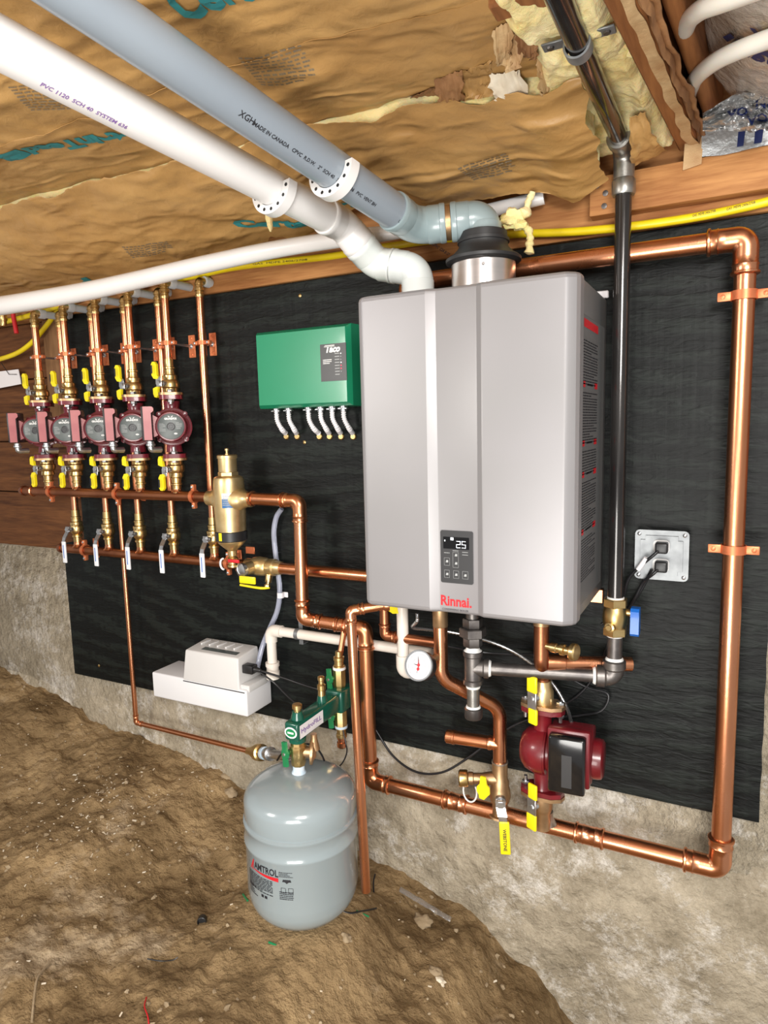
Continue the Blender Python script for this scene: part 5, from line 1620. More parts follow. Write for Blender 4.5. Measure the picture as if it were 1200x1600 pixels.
zc_ = at(424, 1040, -.06).z
mb = MB(); mb.lathe((pl_x, -.06, zc_ + .012), -k, [(0, .0145), (.0005, .021), (.012, .021), (.013, .0185), (.028, .0185), (.0285, .0205), (.05, .0205)], 24); mb.build('coupling', 'pvc_cream', t)
bx_ = at(466, 1002, -.06).x
mb = MB(); mb.lathe((bx_ - .006, -.06, pz), (1, 0, 0), [(0, .0148), (0, .0165), (.012, .0165), (.012, .0148)], 22, cap=False); mb.box((bx_ - .007, -.045, pz - .034), (bx_ + .007, -.018, pz + .034) if False else (bx_ + .007, -.044, pz + .034)); mb.box((bx_ - .007, -.046, pz - .036), (bx_ + .007, -.018, pz - .034)); mb.box((bx_ - .007, -.046, pz + .034), (bx_ + .007, -.018, pz + .036))
single(mb, 'pipe_strap', 'galv', 'thin metal strap holding the cream drain pipe to the plywood', 'clamp')

# ================================================================= HEATER LOOP PUMP (red with black control box)
PX, PY = at(848, 1170, -.12).x, -.12
zt_ = at(850, 1108, PY).z; zb_ = at(840, 1231, PY).z; zc = (zt_ + zb_) / 2
r0 = V((at(846, 985, -.15).x, -.15, .002)); zj = at(848, 1040, -.15).z
t = thing('return_pipe', 'copper return pipe dropping from the right of the heater bottom with a side branch', 'pipe', r0)
PXt = V((PX, PY, 0))
MB().tube(path([r0, V((r0.x, -.15, zj + .01)), V((PX, PY, zj - .035)), V((PX, PY, zt_ + .05))], .03, 8), .0172, 24).build('pipe', 'copper_dull', t)
mb = MB(); hexn(mb, r0 - k * .018, k, .02, .026); mb.build('hex_nut', 'steel', t)
mb = MB(); mb.lathe(r0 - k * .018, -k, [(0, .021), (.012, .021), (.013, .0185), (.045, .0186), (.046, .0172)], 24); mb.build('adapter', 'bronze', t)
ba = V((r0.x, -.14, zj + .004)); bb = at(925, 1040, -.05); bb = V((GX + .03, -.05, zj - .004))
mb = MB(); mb.cyl(ba, bb, .0165, 22); mb.lathe(ba, bb - ba, [(.01, .0195), (.05, .0195), (.052, .0165)], 22); mb.lathe(bb, ba - bb, [(.02, .0195), (.05, .0195), (.051, .0165)], 22); mb.build('side_branch', 'copper', t)
t = thing('drain_cock', 'brass drain cock with round knob at the heater return pipe', 'valve', r0 - k * .05)
c = V((r0.x + .012, -.155, at(865, 1012, -.16).z)); dx = V((.97, -.25, .0)).normalized()
mb = MB(); mb.lathe(c, dx, [(0, .008), (.012, .008), (.013, .011), (.026, .011), (.028, .009), (.036, .009), (.037, .013), (.046, .013), (.048, .0095), (.06, .0095)], 16); mb.build('body', 'brass', t)
mb = MB(); mb.lathe(c + dx * .060, dx, [(0, .017), (.003, .0195), (.012, .0195), (.015, .017)], 24); mb.build('knob', 'brass', t)

ma = V((.995, .06, 0)).normalized(); mu = V((-.06, .995, 0)).normalized()     # motor axis, horizontal cross direction
t = thing('circulator_pump', 'red cast pump with glossy black control box under the right of the heater', 'pump', (PX, PY, zc))
O = V((PX, PY, zc)); hh = (zt_ - zb_) / 2
mb = MB(); mb.lathe(O - k * hh, k, [(0, .024), (.01, .020), (hh * .7, .022), (hh, .030), (hh * 1.3, .022), (hh * 2 - .01, .020), (hh * 2, .024)], 24)
mb.lathe(O - ma * .052, ma, [(0, .018), (.004, .034), (.016, .048), (.036, .056), (.052, .058), (.060, .058)], 36)
mb.lathe(O - ma * .054, ma, [(0, .006), (.02, .010)], 12)
mb.build('volute', 'red_cast', t)
for s_ in (1, -1):
    fl = [(.052, .0), (.047, .018), (.026, .030), (-.026, .030), (-.047, .018), (-.052, 0), (-.047, -.018), (-.026, -.030), (.026, -.030), (.047, -.018)]
    mb = MB(); mb.plate(O + k * (hh - .004 if s_ > 0 else -hh - .006), mu * 0 + V((1, 0, 0)), V((0, 1, 0)), fl, .011); mb.build('flange', 'red_cast', t)
    mb = MB(); mb.plate(O + k * (hh + .008 if s_ > 0 else -hh - .015), V((1, 0, 0)), V((0, 1, 0)), [(a * 1.02, b * 1.02) for a, b in fl], .0085); mb.build('valve_flange', 'bronze', t)
    for q in (-1, 1):
        c = O + V((q * .041, 0, s_ * hh)); mb = MB(); mb.cyl(c - k * .026, c + k * .026, .0045, 10)
        hexn(mb, c + k * (.016 if s_ > 0 else .0055), k, .008, .0095); hexn(mb, c - k * (.013 if s_ > 0 else .023), k, .009, .0095); mb.build('flange_bolt', 'steel', t)
mb = MB(); mb.lathe(O + ma * .006, ma, [(0, .056), (.006, .056), (.008, .047), (.122, .046), (.130, .044), (.134, .038)], 36)
mb.box((.020, -.050, -.044), (.118, .030, .070), .006, 2, axes=(O, ma, mu, k))
mb.build('motor_can', 'red_cast', t)
# control box on the front (camera side) of the motor
fm = -mu   # points left-front
bxx = (O, ma, mu, k)
mb = MB(); mb.box((.028, -.090, -.052), (.108, -.044, .080), .006, 3, axes=bxx); cb = mb.build('control_box', 'black_gloss', t)
mb = MB(); mb.box((.058, -.0906, -.036), (.080, -.0898, .04), axes=bxx); mb.build('front_panel', 'panel_dark', cb)
mb = MB(); mb.box((.022, -.066, -.046), (.116, -.042, .088), .005, 2, axes=bxx); mb.build('box_back', 'red_cast', t)
mb = MB(); e_ = O + ma * .134; mb.lathe(e_, ma, [(0, .038), (.002, .038)], 30); np_ = mb.build('nameplate', 'black_plastic', t)
mb = MB(); G = flat(e_ + ma * .0025, -mu if (-mu).cross(k).dot(ma) > 0 else mu, k)
for i in range(5): bars(mb, lambda a_, b_, i=i: G(a_ - .02, b_ - .028 + i * .012), .04, .006, 1, .7, 30 + i)
mb.build('small_print', 'white_ink', np_, smooth=False, merge=False)
# valves above and below it
for up in (1, -1):
    o = O + k * up * (hh + (.016 if up > 0 else .015)); kk = k * up; L_ = .055 if up > 0 else abs(o.z - z_low) - .012
    t = thing('isolation_valve', ('bronze valve with yellow tab handle directly above the red pump with black box', 'bronze valve with yellow tab handle between the red pump and the copper loop')[up < 0], 'valve', o)
    mb = MB(); mb.lathe(o, kk, [(0, .024), (.004, .0245), (.03, .0245), (.036, .022), (.044, .0195), (L_, .019), (L_ + .001, .0172)], 24)
    mb.build('body', ('brass_cast' if up > 0 else 'bronze'), t)
    sdv = V((-.45, -.9, 0)).normalized(); c = o + kk * .018; lx = V((.9, -.45, 0)).normalized()
    mb = MB(); mb.lathe(c, sdv, [(.016, .010), (.030, .009), (.034, .006), (.040, .006)], 14); mb.build('stem', 'steel', t)
    c = c + sdv * .038
    mb = MB(); mb.box((-.013, -.026, -.002), (.013, .020, .002), .001, 1, axes=(c, lx, kk, lx.cross(kk))); mb.lathe(c, sdv, [(0, .007), (.005, .006)], 8); mb.build('lever', 'steel', t)
    mb = MB(); mb.box((-.0145, .016, -.004), (.0145, .056 if up > 0 else .056, .004), .0035, 3, axes=(c, lx, kk, lx.cross(kk))); mb.build('handle', 'yellow', t); mb = MB()
    mb.box((-.010, -.060, -.004), (.016, -.022, .004), .0035, 3, axes=(c, lx, kk, lx.cross(kk)))
    h = mb.build('handle', 'yellow', t)
mb = MB(); mb.lathe((PX, PY + .02, z_low + .016), k, [(0, .030), (.006, .024), (.014, .021), (.03, .0205), (.031, .018)], 24)
single(mb, 'solder_collar', 'solder', 'silvery solder collar where the red pump valve meets the copper loop', 'fitting')

# ================================================================= CONDENSATE PUMP
yb = -.02; yf = at(387, 1121, -.135); yf_ = -.14
xr = at(387, 1121, yf_).x; xl = at(240, 1092, yf_).x; zb = at(387, 1121, yf_).z; ztp = at(386, 1080, yf_).z
t = thing('condensate_pump', 'white box-shaped condensate pump on the plywood left of the drain pipe', 'pump', ((xl + xr) / 2, -.08, zb))
mb = MB(); mb.box((xl, yf_, zb), (xr, yb, ztp), .005, 3)
mb.build('reservoir', 'pump_white', t)
hx0 = at(290, 1059, yf_ + .012).x; hx1 = at(378, 1078, yf_ + .012).x; hz1 = at(290, 1015, yf_ + .012).z
mb = MB(); hy0, hy1 = yf_ - .001, yb - .01
bm_ = [(hx0, hy0, ztp - .006), (hx1, hy0, ztp - .006), (hx1, hy1, ztp - .006), (hx0, hy1, ztp - .006), (hx0 + .006, hy0 + .012, hz1), (hx1 - .010, hy0 + .014, hz1), (hx1 - .010, hy1, hz1 + .01), (hx0 + .006, hy1, hz1 + .01)]
bm = bmesh.new(); vv = [bm.verts.new(p) for p in bm_]
for f in ((0, 1, 5, 4), (1, 2, 6, 5), (2, 3, 7, 6), (3, 0, 4, 7), (4, 5, 6, 7), (3, 2, 1, 0)): bm.faces.new([vv[i] for i in f])
bmesh.ops.bevel(bm, geom=bm.edges[:], offset=.005, segments=3, affect='EDGES', profile=.5); bm.verts.index_update()
mb.add([p.co.copy() for p in bm.verts], [[q.index for q in f.verts] for f in bm.faces]); bm.free()
mb.build('motor_cover', 'pump_cream', t)
mb = MB(); mb.box((hx0 + .002, yf_ - .0015, ztp - .0085), (hx1 + .02, yf_ + .01, ztp - .006)); mb.build('seam', 'black_plastic', t)
mb = MB(); mb.box((hx1 - .004, yf_ + .01, ztp - .01), (hx1 + .03, yb - .02, ztp + .012), .004, 2); mb.build('side_shelf', 'pump_cream', t)
mb = MB()
for i in range(5):
    x = hx0 + .03 + i * (hx1 - hx0 - .06) / 5
    mb.box((x, hy1 - .055, hz1 + .005), (x + .006, hy1 - .012, hz1 + .012), .001, 1)
mb.build('vent_louvres', 'pump_cream', t)
mb = MB(); xa, xb_ = hx0 + .055, hx1 - .03
zz_ = lambda y: hz1 + .01 * (y - hy0 - .013) / (hy1 - hy0 - .013) + .0006
mb.add([V((xa, hy0 + .03, zz_(hy0 + .03))), V((xb_, hy0 + .03, zz_(hy0 + .03))), V((xb_, hy0 + .05, zz_(hy0 + .05))), V((xa, hy0 + .05, zz_(hy0 + .05)))], [[0, 1, 2, 3]]); mb.build('rating_label', 'plate_grey', t, smooth=False)
pg = V((hx1 + .004, yf_ + .035, at(392, 1046, yf_ + .03).z))
mb = MB(); mb.box((pg.x - .008, pg.y - .014, pg.z - .013), (pg.x + .030, pg.y + .014, pg.z + .013), .003, 2); mb.lathe(pg + V((.03, 0, 0)), (1, 0, 0), [(0, .009), (.018, .006), (.022, .0035)], 12)
plug = single(mb, 'power_plug', 'black_plastic', 'black plug pushed into the side of the white condensate pump', 'plug')
cab = [pg + V((.045, 0, 0)), at(445, 1060, -.08), at(480, 1072, -.06), at(515, 1082, -.05), at(548, 1092, -.03), at(570, 1112, -.03), at(590, 1145, -.03), at(615, 1182, -.04), at(650, 1206, -.05), at(690, 1207, -.06), at(730, 1185, -.05), at(770, 1155, -.04), at(810, 1130, -.035), at(860, 1112, -.03), at(905, 1085, -.03), at(935, 1045, -.03), at(960, 985, -.03), at(1000, 925, -.04), at(1018, 890, -.055)]
single(MB().tube(smooth_path(cab, 8), .0032, 10), 'power_cable', 'cable', 'long black power cable drooping under the copper loop from pump to outlet box', 'cable')
cab = [pg + V((.045, 0, -.004)), at(430, 1068, -.10), at(450, 1088, -.12), at(480, 1115, -.16), at(488, 1124, -.2)]
single(MB().tube(smooth_path(cab, 6), .0026, 8), 'signal_cable', 'cable', 'thin black cable from the condensate pump down to the green valve block', 'cable')
# clear vinyl hose
hs = [at(440, 795, -.035), at(432, 808, -.035), at(428, 830, -.035), at(430, 860, -.03), at(434, 890, -.03), at(437, 925, -.028), at(433, 955, -.03), at(420, 985, -.035), at(410, 1010, -.045), at(404, 1035, -.06), at(402, 1046, -.08)]
single(MB().tube(smooth_path(hs, 8), .0078, 14), 'clear_hose', 'clear', 'clear vinyl hose curving down the plywood into the condensate pump', 'hose')
q = at(441, 930, -.03)
mb = MB(); mb.box((q.x - .018, -.0225, q.z - .008), (q.x + .014, -.0185, q.z + .008), .001, 1); mb.lathe((q.x - .006, -.030, q.z - .008), k, [(0, .0085), (0, .0105), (.016, .0105), (.016, .0085)], 18, cap=False)
single(mb, 'hose_clip', 'white_label', 'small white clip holding the clear hose to the plywood', 'clip')

# ================================================================= EXPANSION TANK
tr = .139; zt0 = -.812; zt1 = -.452
t = thing('expansion_tank', 'grey steel expansion tank with red and black label standing on the dirt', 'tank', (TANK.x, TANK.y, zt0))
C0 = V((TANK.x, TANK.y, zt0))
H = zt1 - zt0
pr_ = [(0, .02), (.002, .06), (.008, .092), (.020, .115), (.040, .130), (.060, .1365), (.075, tr - .001), (.080, tr)]
zr1 = -.603 - zt0; zr2 = -.556 - zt0
pr_ += [(zr1 - .008, tr), (zr1 - .003, tr + .003), (zr1 + .003, tr + .003), (zr1 + .006, tr + .001), (zr2 - .006, tr + .001), (zr2 - .003, tr + .0035), (zr2 + .002, tr + .003), (zr2 + .005, tr - .0015), (zr2 + .009, tr - .001), (zr2 + .013, tr)]
for i in range(13):
    a = PI / 2 * i / 12; zd = -.508 - zt0; pr_.append((zd + (H - zd) * math.sin(a), max(.012, tr * (max(0, math.cos(a)) ** .85))))
mb = MB(); mb.lathe(C0, k, pr_, 64); mb.build('shell', 'tank', t, ang=50)
mb = MB(); mb.lathe(C0 + k * (H - .006), k, [(0, .019), (.008, .018), (.012, .015), (.030, .0145)], 24); mb.build('nipple', 'tape', t)
dcm = CAM - C0; dcm.z = 0; dcm.normalize()


def tk(off, z0, lift=.0006):
    return cylfn(C0, tr + lift, dcm, off, z0)


# label placement measured in the picture
def tank_u(px, py):
    """intersect a picture ray with the tank wall -> (arc offset, height)"""
    o = CAM.copy(); d = ray(px, py); ox, oy = o.x - C0.x, o.y - C0.y
    A_ = d.x ** 2 + d.y ** 2; B_ = 2 * (ox * d.x + oy * d.y); C_ = ox * ox + oy * oy - tr * tr
    s_ = (-B_ - math.sqrt(max(0, B_ * B_ - 4 * A_ * C_))) / (2 * A_); p = o + d * s_
    a = math.atan2(p.y - C0.y, p.x - C0.x) - math.atan2(dcm.y, dcm.x); a = (a + PI) % (2 * PI) - PI
    return a * tr, p.z


ua, za = tank_u(397, 1354); ub, zb2 = tank_u(431, 1367); uc, zc2 = tank_u(392, 1392); ue, ze = tank_u(459, 1400)
lab = None
mb = MB(); f = tk(ua + .002, za); text_on(mb, 'AMTROL', .024, f, width=ub - ua + .004, bold=.0006, cut=.01)
lab = mb.build('black_lettering', 'black_ink', t, smooth=False, merge=False)
mb = MB(); f = tk(ua - .012, za - .016)
W_ = ub - ua
mb.grid(lambda u, v: f(.012 + u * W_ * 1.08, .012 - u * .004 + (v - .5) * (.002 + .008 * u)), 10, 2)
for px_ in ((-.004, 0, .010, .030, .004), (.004, 0, .010, .030, .004)):
    x0, y0, x1, y1, w_ = px_; mb.add([f(x0, y0 + .008), f(x0 + w_, y0 + .008), f(x1 + w_ * .8, y1 + .006), f(x1, y1 + .006)], [[0, 1, 2, 3]])
mb.build('red_logo', 'red_ink', t, smooth=False, merge=False)
mb = MB(); bars(mb, tk(uc, zc2 + .006), W_ * .6, .026, 5, .5, 21); bars(mb, tk(uc, ze - .010), W_ + .016, .040, 10, .55, 22)
u5, z5 = tank_u(434, 1364)
bars(mb, tk(u5 + .002, z5 - .010), .034, .014, 4, .45, 23); bars(mb, tk(u5 + .002, ze - .012), .034, .022, 5, .5, 24)
f = tk(u5 + .002, z5 - .045)
mb.add([f(.010, .030), f(.028, .030), f(.030, .024), f(.024, .024), f(.019, .020), f(.014, .024), f(.008, .024)], [[0, 1, 2, 3, 4, 5, 6]])
for (x0, x1, y0, y1) in ((.004, .015, -.004, .008), (.022, .033, -.004, .008)):
    for q in ((x0, y0, x1, y0 + .001), (x0, y1, x1, y1 + .001), (x0, y0, x0 + .001, y1), (x1, y0, x1 + .001, y1)): mb.add([f(q[0], q[1]), f(q[2], q[1]), f(q[2], q[3]), f(q[0], q[3])], [[0, 1, 2, 3]])
f = tk(uc + W_ * .72, zc2 + .004)
for x0 in (0, .011): mb.add([f(x0, .01), f(x0 + .008, .01), f(x0 + .008, .017), f(x0, .017)], [[0, 1, 2, 3]])
mb.build('small_print', 'black_ink', t, smooth=False, merge=False)

# valve under the green block, on the tank
BX = TANK.x; zN = zt1 + .020
zblk = at(462, 1143, -.355).z
t = thing('tank_valve', 'brass tank service valve with green tee handle on top of the grey tank', 'valve', (BX, TANK.y, zN))
Cb = V((BX, TANK.y, zN)); hz_ = zblk - .026 - zN
mb = MB(); mb.lathe(Cb, k, [(0, .017), (.004, .0185), (hz_ * .3, .0185), (hz_ * .35, .021), (hz_ * .7, .021), (hz_ * .75, .018), (hz_, .018)], 8)
mb.build('body', 'brass', t)
mb = MB(); mb.lathe(Cb + k * hz_ * .5, (1, .5, -.1), [(.0, .014), (.03, .013), (.032, .030), (.038, .030), (.040, .020), (.045, .012)], 24); mb.lathe(Cb + k * hz_ * .55 + V((.035, .02, 0)), k, [(0, .014), (.03, .008), (.04, .008)], 16); mb.build('relief_body', 'bronze', t)
c = Cb + k * hz_ * .45 + V((-.02, -.008, 0))


def tee_handle(c, parent, s=1.0):
    d_ = V((-.35, -.937, 0)).normalized(); u_h = V((.937, -.35, 0))
    mb = MB(); mb.lathe(c, d_, [(0, .007 * s), (.012 * s, .007 * s)], 12)
    mb.plate(c + d_ * .010 * s, u_h, k, [(-.009 * s, .030 * s), (.006 * s, .033 * s), (.008 * s, .010 * s), (.012 * s, .004 * s), (.012 * s, -.006 * s), (.008 * s, -.010 * s), (.010 * s, -.030 * s), (-.006 * s, -.034 * s), (-.008 * s, -.010 * s), (-.011 * s, -.004 * s), (-.011 * s, .006 * s), (-.008 * s, .010 * s)], .007 * s if u_h.cross(k).dot(d_) > 0 else -.007 * s)
    mb.build('handle', 'green_knob', parent, ang=30)
    mb = MB(); mb.lathe(c + d_ * .016 * s, d_, [(0, .005), (.003, .004)], 8); mb.build('handle_screw', 'steel', parent)


tee_handle(c, t, 1.0)
# green block
y0b, y1b = TANK.y - .026, -.105
t = thing('valve_block', 'dark green cast valve block bridging from above the tank back to the wall', 'valve block', (BX, TANK.y, zblk))
mb = MB(); mb.box((BX - .020, y0b, zblk - .024), (BX + .020, y1b, zblk + .022), .006, 3)
mb.lathe((BX, TANK.y, zblk - .022), -k, [(0, .022), (.012, .021), (.014, .018)], 24); mb.lathe((BX, TANK.y + .004, zblk + .020), k, [(0, .017), (.008, .016), (.018, .013), (.022, .013)], 24)
mb.lathe((BX, TANK.y + .115, zblk + .020), k, [(0, .013), (.006, .013), (.02, .011)], 20)
mb.box((BX - .026, -.165, zblk - .032), (BX + .026, -.095, zblk + .030), .006, 3)
mb.build('casting', 'green_cast', t)
mb = MB(); mb.lathe((BX, TANK.y + .004, zblk + .040), k, [(0, .009), (.008, .009), (.009, .0125), (.018, .0125), (.020, .010)], 16); mb.build('brass_plug', 'brass', t)
mb = MB(); mb.lathe((BX, TANK.y + .115, zblk + .038), k, [(0, .010), (.016, .009), (.018, .011), (.030, .011), (.034, .007), (.042, .007), (.044, .009), (.052, .009), (.054, .005)], 16); mb.build('vent_plug', 'brass', t)
mb = MB(); FB = flat((BX + .0205, TANK.y - .018, zblk - .019), (0, 1, 0), (0, 0, 1))
mb.add([FB(0, 0), FB(.105, 0), FB(.105, .034), FB(0, .034)], [[0, 1, 2, 3]]); lb = mb.build('white_label', 'white_label', t, smooth=False)
mb = MB(); FB2 = flat((BX + .0209, TANK.y - .012, zblk - .006), (0, 1, 0), (0, 0, 1)); text_on(mb, 'HydroFILL', .016, FB2, width=.09, bold=.0004); mb.build('purple_lettering', 'purple_ink', lb, smooth=False, merge=False)
mb = MB(); fo = V((BX, y0b - .0006, zblk - .002)); FE = flat(fo, (1, 0, 0), (0, 0, 1))
el = [(.018 * math.cos(a), .014 * math.sin(a)) for a in [2 * PI * q / 28 for q in range(28)]]
mb.plate(fo, (1, 0, 0), (0, 0, 1), el, .0008); mb.m = 1
mb.plate(fo + V((0, -.0008, 0)), (1, 0, 0), (0, 0, 1), [(a * .78, b * .72) for a, b in el], .0006); bd_ = mb.build('oval_badge', ['white_label', 'green_knob'], t)
mb = MB(); bars(mb, flat(fo + V((-.009, -.0018, -.003)), (1, 0, 0), (0, 0, 1)), .018, .006, 1, .8, 77); mb.build('white_lettering', 'white_ink', bd_, smooth=False, merge=False)
# vertical copper into the block, with valves above and below
vx, vy = BX + .0, -.13
vtop = at(535, 985, vy).z
for up in (1, -1):
    o = V((vx, vy, zblk + up * .030)); kk = k * up
    t = thing('boiler_valve', ('brass valve with green tee handle on top of the green block', 'brass valve with green tee handle underneath the green block')[up < 0], 'valve', o)
    mb = MB(); mb.lathe(o, kk, [(0, .016), (.008, .018), (.050, .018), (.052, .015)], 8)
    mb.lathe(o + kk * .052, kk, [(0, .0165), (.008, .0165), (.010, .013), (.022, .013), (.024, .015), (.032, .015), (.034, .010), (.048, .0095)], 16); mb.build('body', 'brass', t)
    mb = MB(); mb.lathe(o + kk * .050, kk, [(0, .018), (.007, .0175)], 20); mb.build('thread_tape', 'dope' if up > 0 else 'tape', t)
    tee_handle(o + kk * .024 + V((-.016, -.008, 0)), t, .95)
t = thing('riser_pipe', 'small copper pipe rising from the green block to the thick loop', 'pipe', (vx, vy, zblk))
MB().tube([(vx, vy, zblk + .10), (vx + .004, vy + .03, a4.z + .004)], .0082, 18).build('pipe', 'copper', t)
mb = MB(); mb.lathe((vx, vy, zblk - .108), -k, [(-.03, .0095), (0, .0095), (.001, .0125), (.012, .0125), (.014, .0105), (.020, .0105), (.022, .0135), (.034, .0135), (.038, .010)], 20)
single(mb, 'copper_cap', 'copper', 'short copper stub with end cap hanging below the green block', 'fitting')
cb_ = [V((vx + .012, vy - .01, zblk - .09)), at(540, 1160, vy - .02), at(542, 1175, vy - .02), at(535, 1192, vy - .03), at(522, 1204, vy - .04)]
single(MB().tube(smooth_path(cb_, 6), .0020, 8), 'signal_cable', 'cable', 'thin black cable looping beside the stub below the green block', 'cable')
cb_ = [at(433, 1188, -.24), at(440, 1178, -.25), at(455, 1170, -.27), at(470, 1163, -.29), at(490, 1165, -.27), at(503, 1180, -.25), at(509, 1196, -.23)]
single(MB().tube(smooth_path(cb_, 6), .0026, 8), 'signal_cable', 'cable', 'black cable arching over the tank top behind the brass tank valve', 'cable')

# ================================================================= GREEN CONTROL BOX
gx0 = -.459; gx1 = -.172; gz0 = .462; gz1 = .655; gy = -.10
t = thing('zone_controller', 'glossy green zone controller box on the plywood left of the heater', 'control box', ((gx0 + gx1) / 2, -.05, gz0))
mb = MB(); b = .012
ring = lambda y, i: [(gx0 + i, y, gz0 + i), (gx1 - i, y, gz0 + i), (gx1 - i, y, gz1 - i), (gx0 + i, y, gz1 - i)]
mb.add(ring(-.018, -.010) + ring(gy + .016, -.008) + ring(gy + .003, -.001) + ring(gy, .001), [[0, 3, 2, 1], [12, 13, 14, 15]] + [[i * 4 + j, i * 4 + (j + 1) % 4, (i + 1) * 4 + (j + 1) % 4, (i + 1) * 4 + j] for i in range(3) for j in range(4)])
mb.build('enclosure', 'green_paint', t, ang=12)
q0_ = at(500, 538, gy - .001); q1_ = at(541, 594, gy - .001)
x0, x1, z0, z1 = q0_.x, gx1 + .001, q1_.z, at(520, 537, gy).z
mb = MB(); mb.plate((0, gy, 0), (1, 0, 0), (0, 0, 1), [(x0, z0), (x1, z0), (x1, z1), (x0, z1)], .0015); lp = mb.build('label_plate', 'panel_dark', t)
FL = flat((x0, gy - .0018, z0), (1, 0, 0), (0, 0, 1)); wl_, hl_ = x1 - x0, z1 - z0
mb = MB(); text_on(mb, 'Taco', .024, lambda u, v: FL(wl_ * .22 + u, hl_ * .78 + v), bold=.0011, italic=.3, width=wl_ * .56)
for i, q in enumerate((.955, .925)): mb.add([FL(wl_ * (.18 - i * .03), hl_ * q), FL(wl_ * .56, hl_ * q), FL(wl_ * .57, hl_ * (q + .014)), FL(wl_ * (.20 - i * .03), hl_ * (q + .014))], [[0, 1, 2, 3]])
bars(mb, lambda a_, b_: FL(wl_ * .10 + a_, hl_ * .46 + b_), wl_ * .34, hl_ * .14, 3, .45, 41)
mb.build('white_lettering', 'white_ink', lp, smooth=False, merge=False)
mb = MB()
for i in range(8):
    zz = hl_ * (.72 - i * .08); mb.add([FL(wl_ * .56, zz), FL(wl_ * .74, zz), FL(wl_ * .74, zz + .0022), FL(wl_ * .56, zz + .0022)], [[0, 1, 2, 3]])
mb.build('row_print', 'grey_ink', lp, smooth=False, merge=False)
for i in range(7):
    mb = MB(); mb.lathe(FL(wl_ * .80, hl_ * (.725 - i * .08)), (0, -1, 0), [(0, .0016), (.0006, .0014)], 10)
    mb.build('indicator_lamp', 'led_red' if 3 < i < 6 else ('led_white' if i in (0, 3) else 'grey_ink'), lp)
for i, (px, ex) in enumerate(((432, 444), (451, 461), (482, 496), (501, 512), (519, 530), (537, 549))):
    lab = ['leftmost of six under the green box', 'second from left of six under the green box', 'third from left of six under the green box', 'fourth from left of six under the green box', 'fifth from left of six under the green box', 'rightmost of six under the green box'][i]
    s0_ = V((at(px, 634, -.06).x, -.06, gz0 - .010)); en = at(ex, 681, -.03)
    t = thing('flexible_conduit', 'short ribbed metal conduit, ' + lab, 'conduit', s0_, 'conduits under the green box')
    P3 = smooth_path([s0_, s0_ - k * .03, s0_ + V((.008, .008, -.055)), en + V((-.002, .012, .006))], 10)
    L3 = [.0074 if j % 2 else .0050 for j in range(len(P3))]
    MB().tube(P3, L3, 12).build('armour', 'white_label', t, ang=60)
    mb = MB(); mb.lathe(s0_ + k * .002, -k, [(0, .011), (.005, .011), (.006, .009), (.014, .009)], 14); mb.box((s0_.x - .016, s0_.y - .006, s0_.z - .007), (s0_.x + .012, s0_.y + .006, s0_.z - .003), .001, 1); mb.build('connector', 'steel', t)
    mb = MB(); e3_ = V((en.x, -.019, en.z - .002)); mb.lathe(e3_, (0, -1, 0), [(0, .010), (.002, .0095), (.004, .007)], 16); mb.build('bushing', 'brass', t)

# ================================================================= OUTLET BOX
q0 = at(992, 828, -.045); q1 = at(1076, 912, -.045)
bx0, bx1, bz0, bz1 = .5345, .646, .041, .153
t = thing('outlet_box', 'square galvanised steel outlet box on the plywood right of the gas pipe', 'electrical box', ((bx0 + bx1) / 2, -.03, bz0))
mb = MB(); mb.box((bx0 + .003, -.040, bz0 + .003), (bx1 - .003, -.018, bz1 - .003), .006, 2); mb.build('back_box', 'galv', t)
mb = MB(); mb.plate((0, -.040, 0), (1, 0, 0), (0, 0, 1), rrect(bx0, bz0, bx1, bz1, .010), .004)
mb.plate((0, -.044, 0), (1, 0, 0), (0, 0, 1), [(bx0 + .012, bz0 + .022), (bx0 + .022, bz0 + .022), (bx0 + .022, bz0 + .012), (bx1 - .022, bz0 + .012), (bx1 - .022, bz0 + .022), (bx1 - .012, bz0 + .022), (bx1 - .012, bz1 - .022), (bx1 - .022, bz1 - .022), (bx1 - .022, bz1 - .012), (bx0 + .022, bz1 - .012), (bx0 + .022, bz1 - .022), (bx0 + .012, bz1 - .022)], .004)
mb.build('cover_plate', 'galv', t, ang=25)
for x in (bx0 + .009, bx1 - .009):
    for z in (bz0 + .009, bz1 - .009): MB().lathe((x, -.044, z), (0, -1, 0), [(0, .0045), (.0015, .0045), (.003, .002)], 12).build('screw', 'steel', t)
cxx = (bx0 + bx1) / 2; r1 = at(1028, 858, -.05); r2 = at(1025, 888, -.05)
for z in (bz0 + .056 + .021, bz0 + .056 - .021):
    MB().plate((0, -.048, 0), (1, 0, 0), (0, 0, 1), rrect(cxx - .017, z - .0145, cxx + .017, z + .0145, .009), .0025).build('socket', 'plate_grey' if False else 'pump_cream', t)
for i, z in enumerate((bz0 + .077, bz0 + .035)):
    c = V((cxx + .002, -.0505, z)); t = thing('power_plug', ('black plug with white cable tag in the upper socket of the outlet box', 'black plug in the lower socket of the outlet box')[i], 'plug', c)
    mb = MB(); mb.box((c.x - .013, c.y - .026, c.z - .012), (c.x + .013, c.y, c.z + .012), .004, 3); mb.build('plug_body', 'black_plastic', t)
    s3 = c + V((-.004, -.022, -.004))
    e3_ = [at(1000, 885, -.07), at(982, 905, -.06), at(975, 930, -.05)] if i == 0 else [at(1005, 910, -.06), at(992, 935, -.05), at(978, 955, -.04), at(940, 975, -.035)]
    P3 = smooth_path([s3, s3 + V((-.012, -.006, -.012))] + e3_, 6)
    MB().tube(P3, .0036, 10).build('cord', 'cable', t)
    if i == 0:
        MB().tube([at(1010, 872, -.075), at(997, 890, -.07)], .0055, 12).build('cable_tag', 'white_label', t)

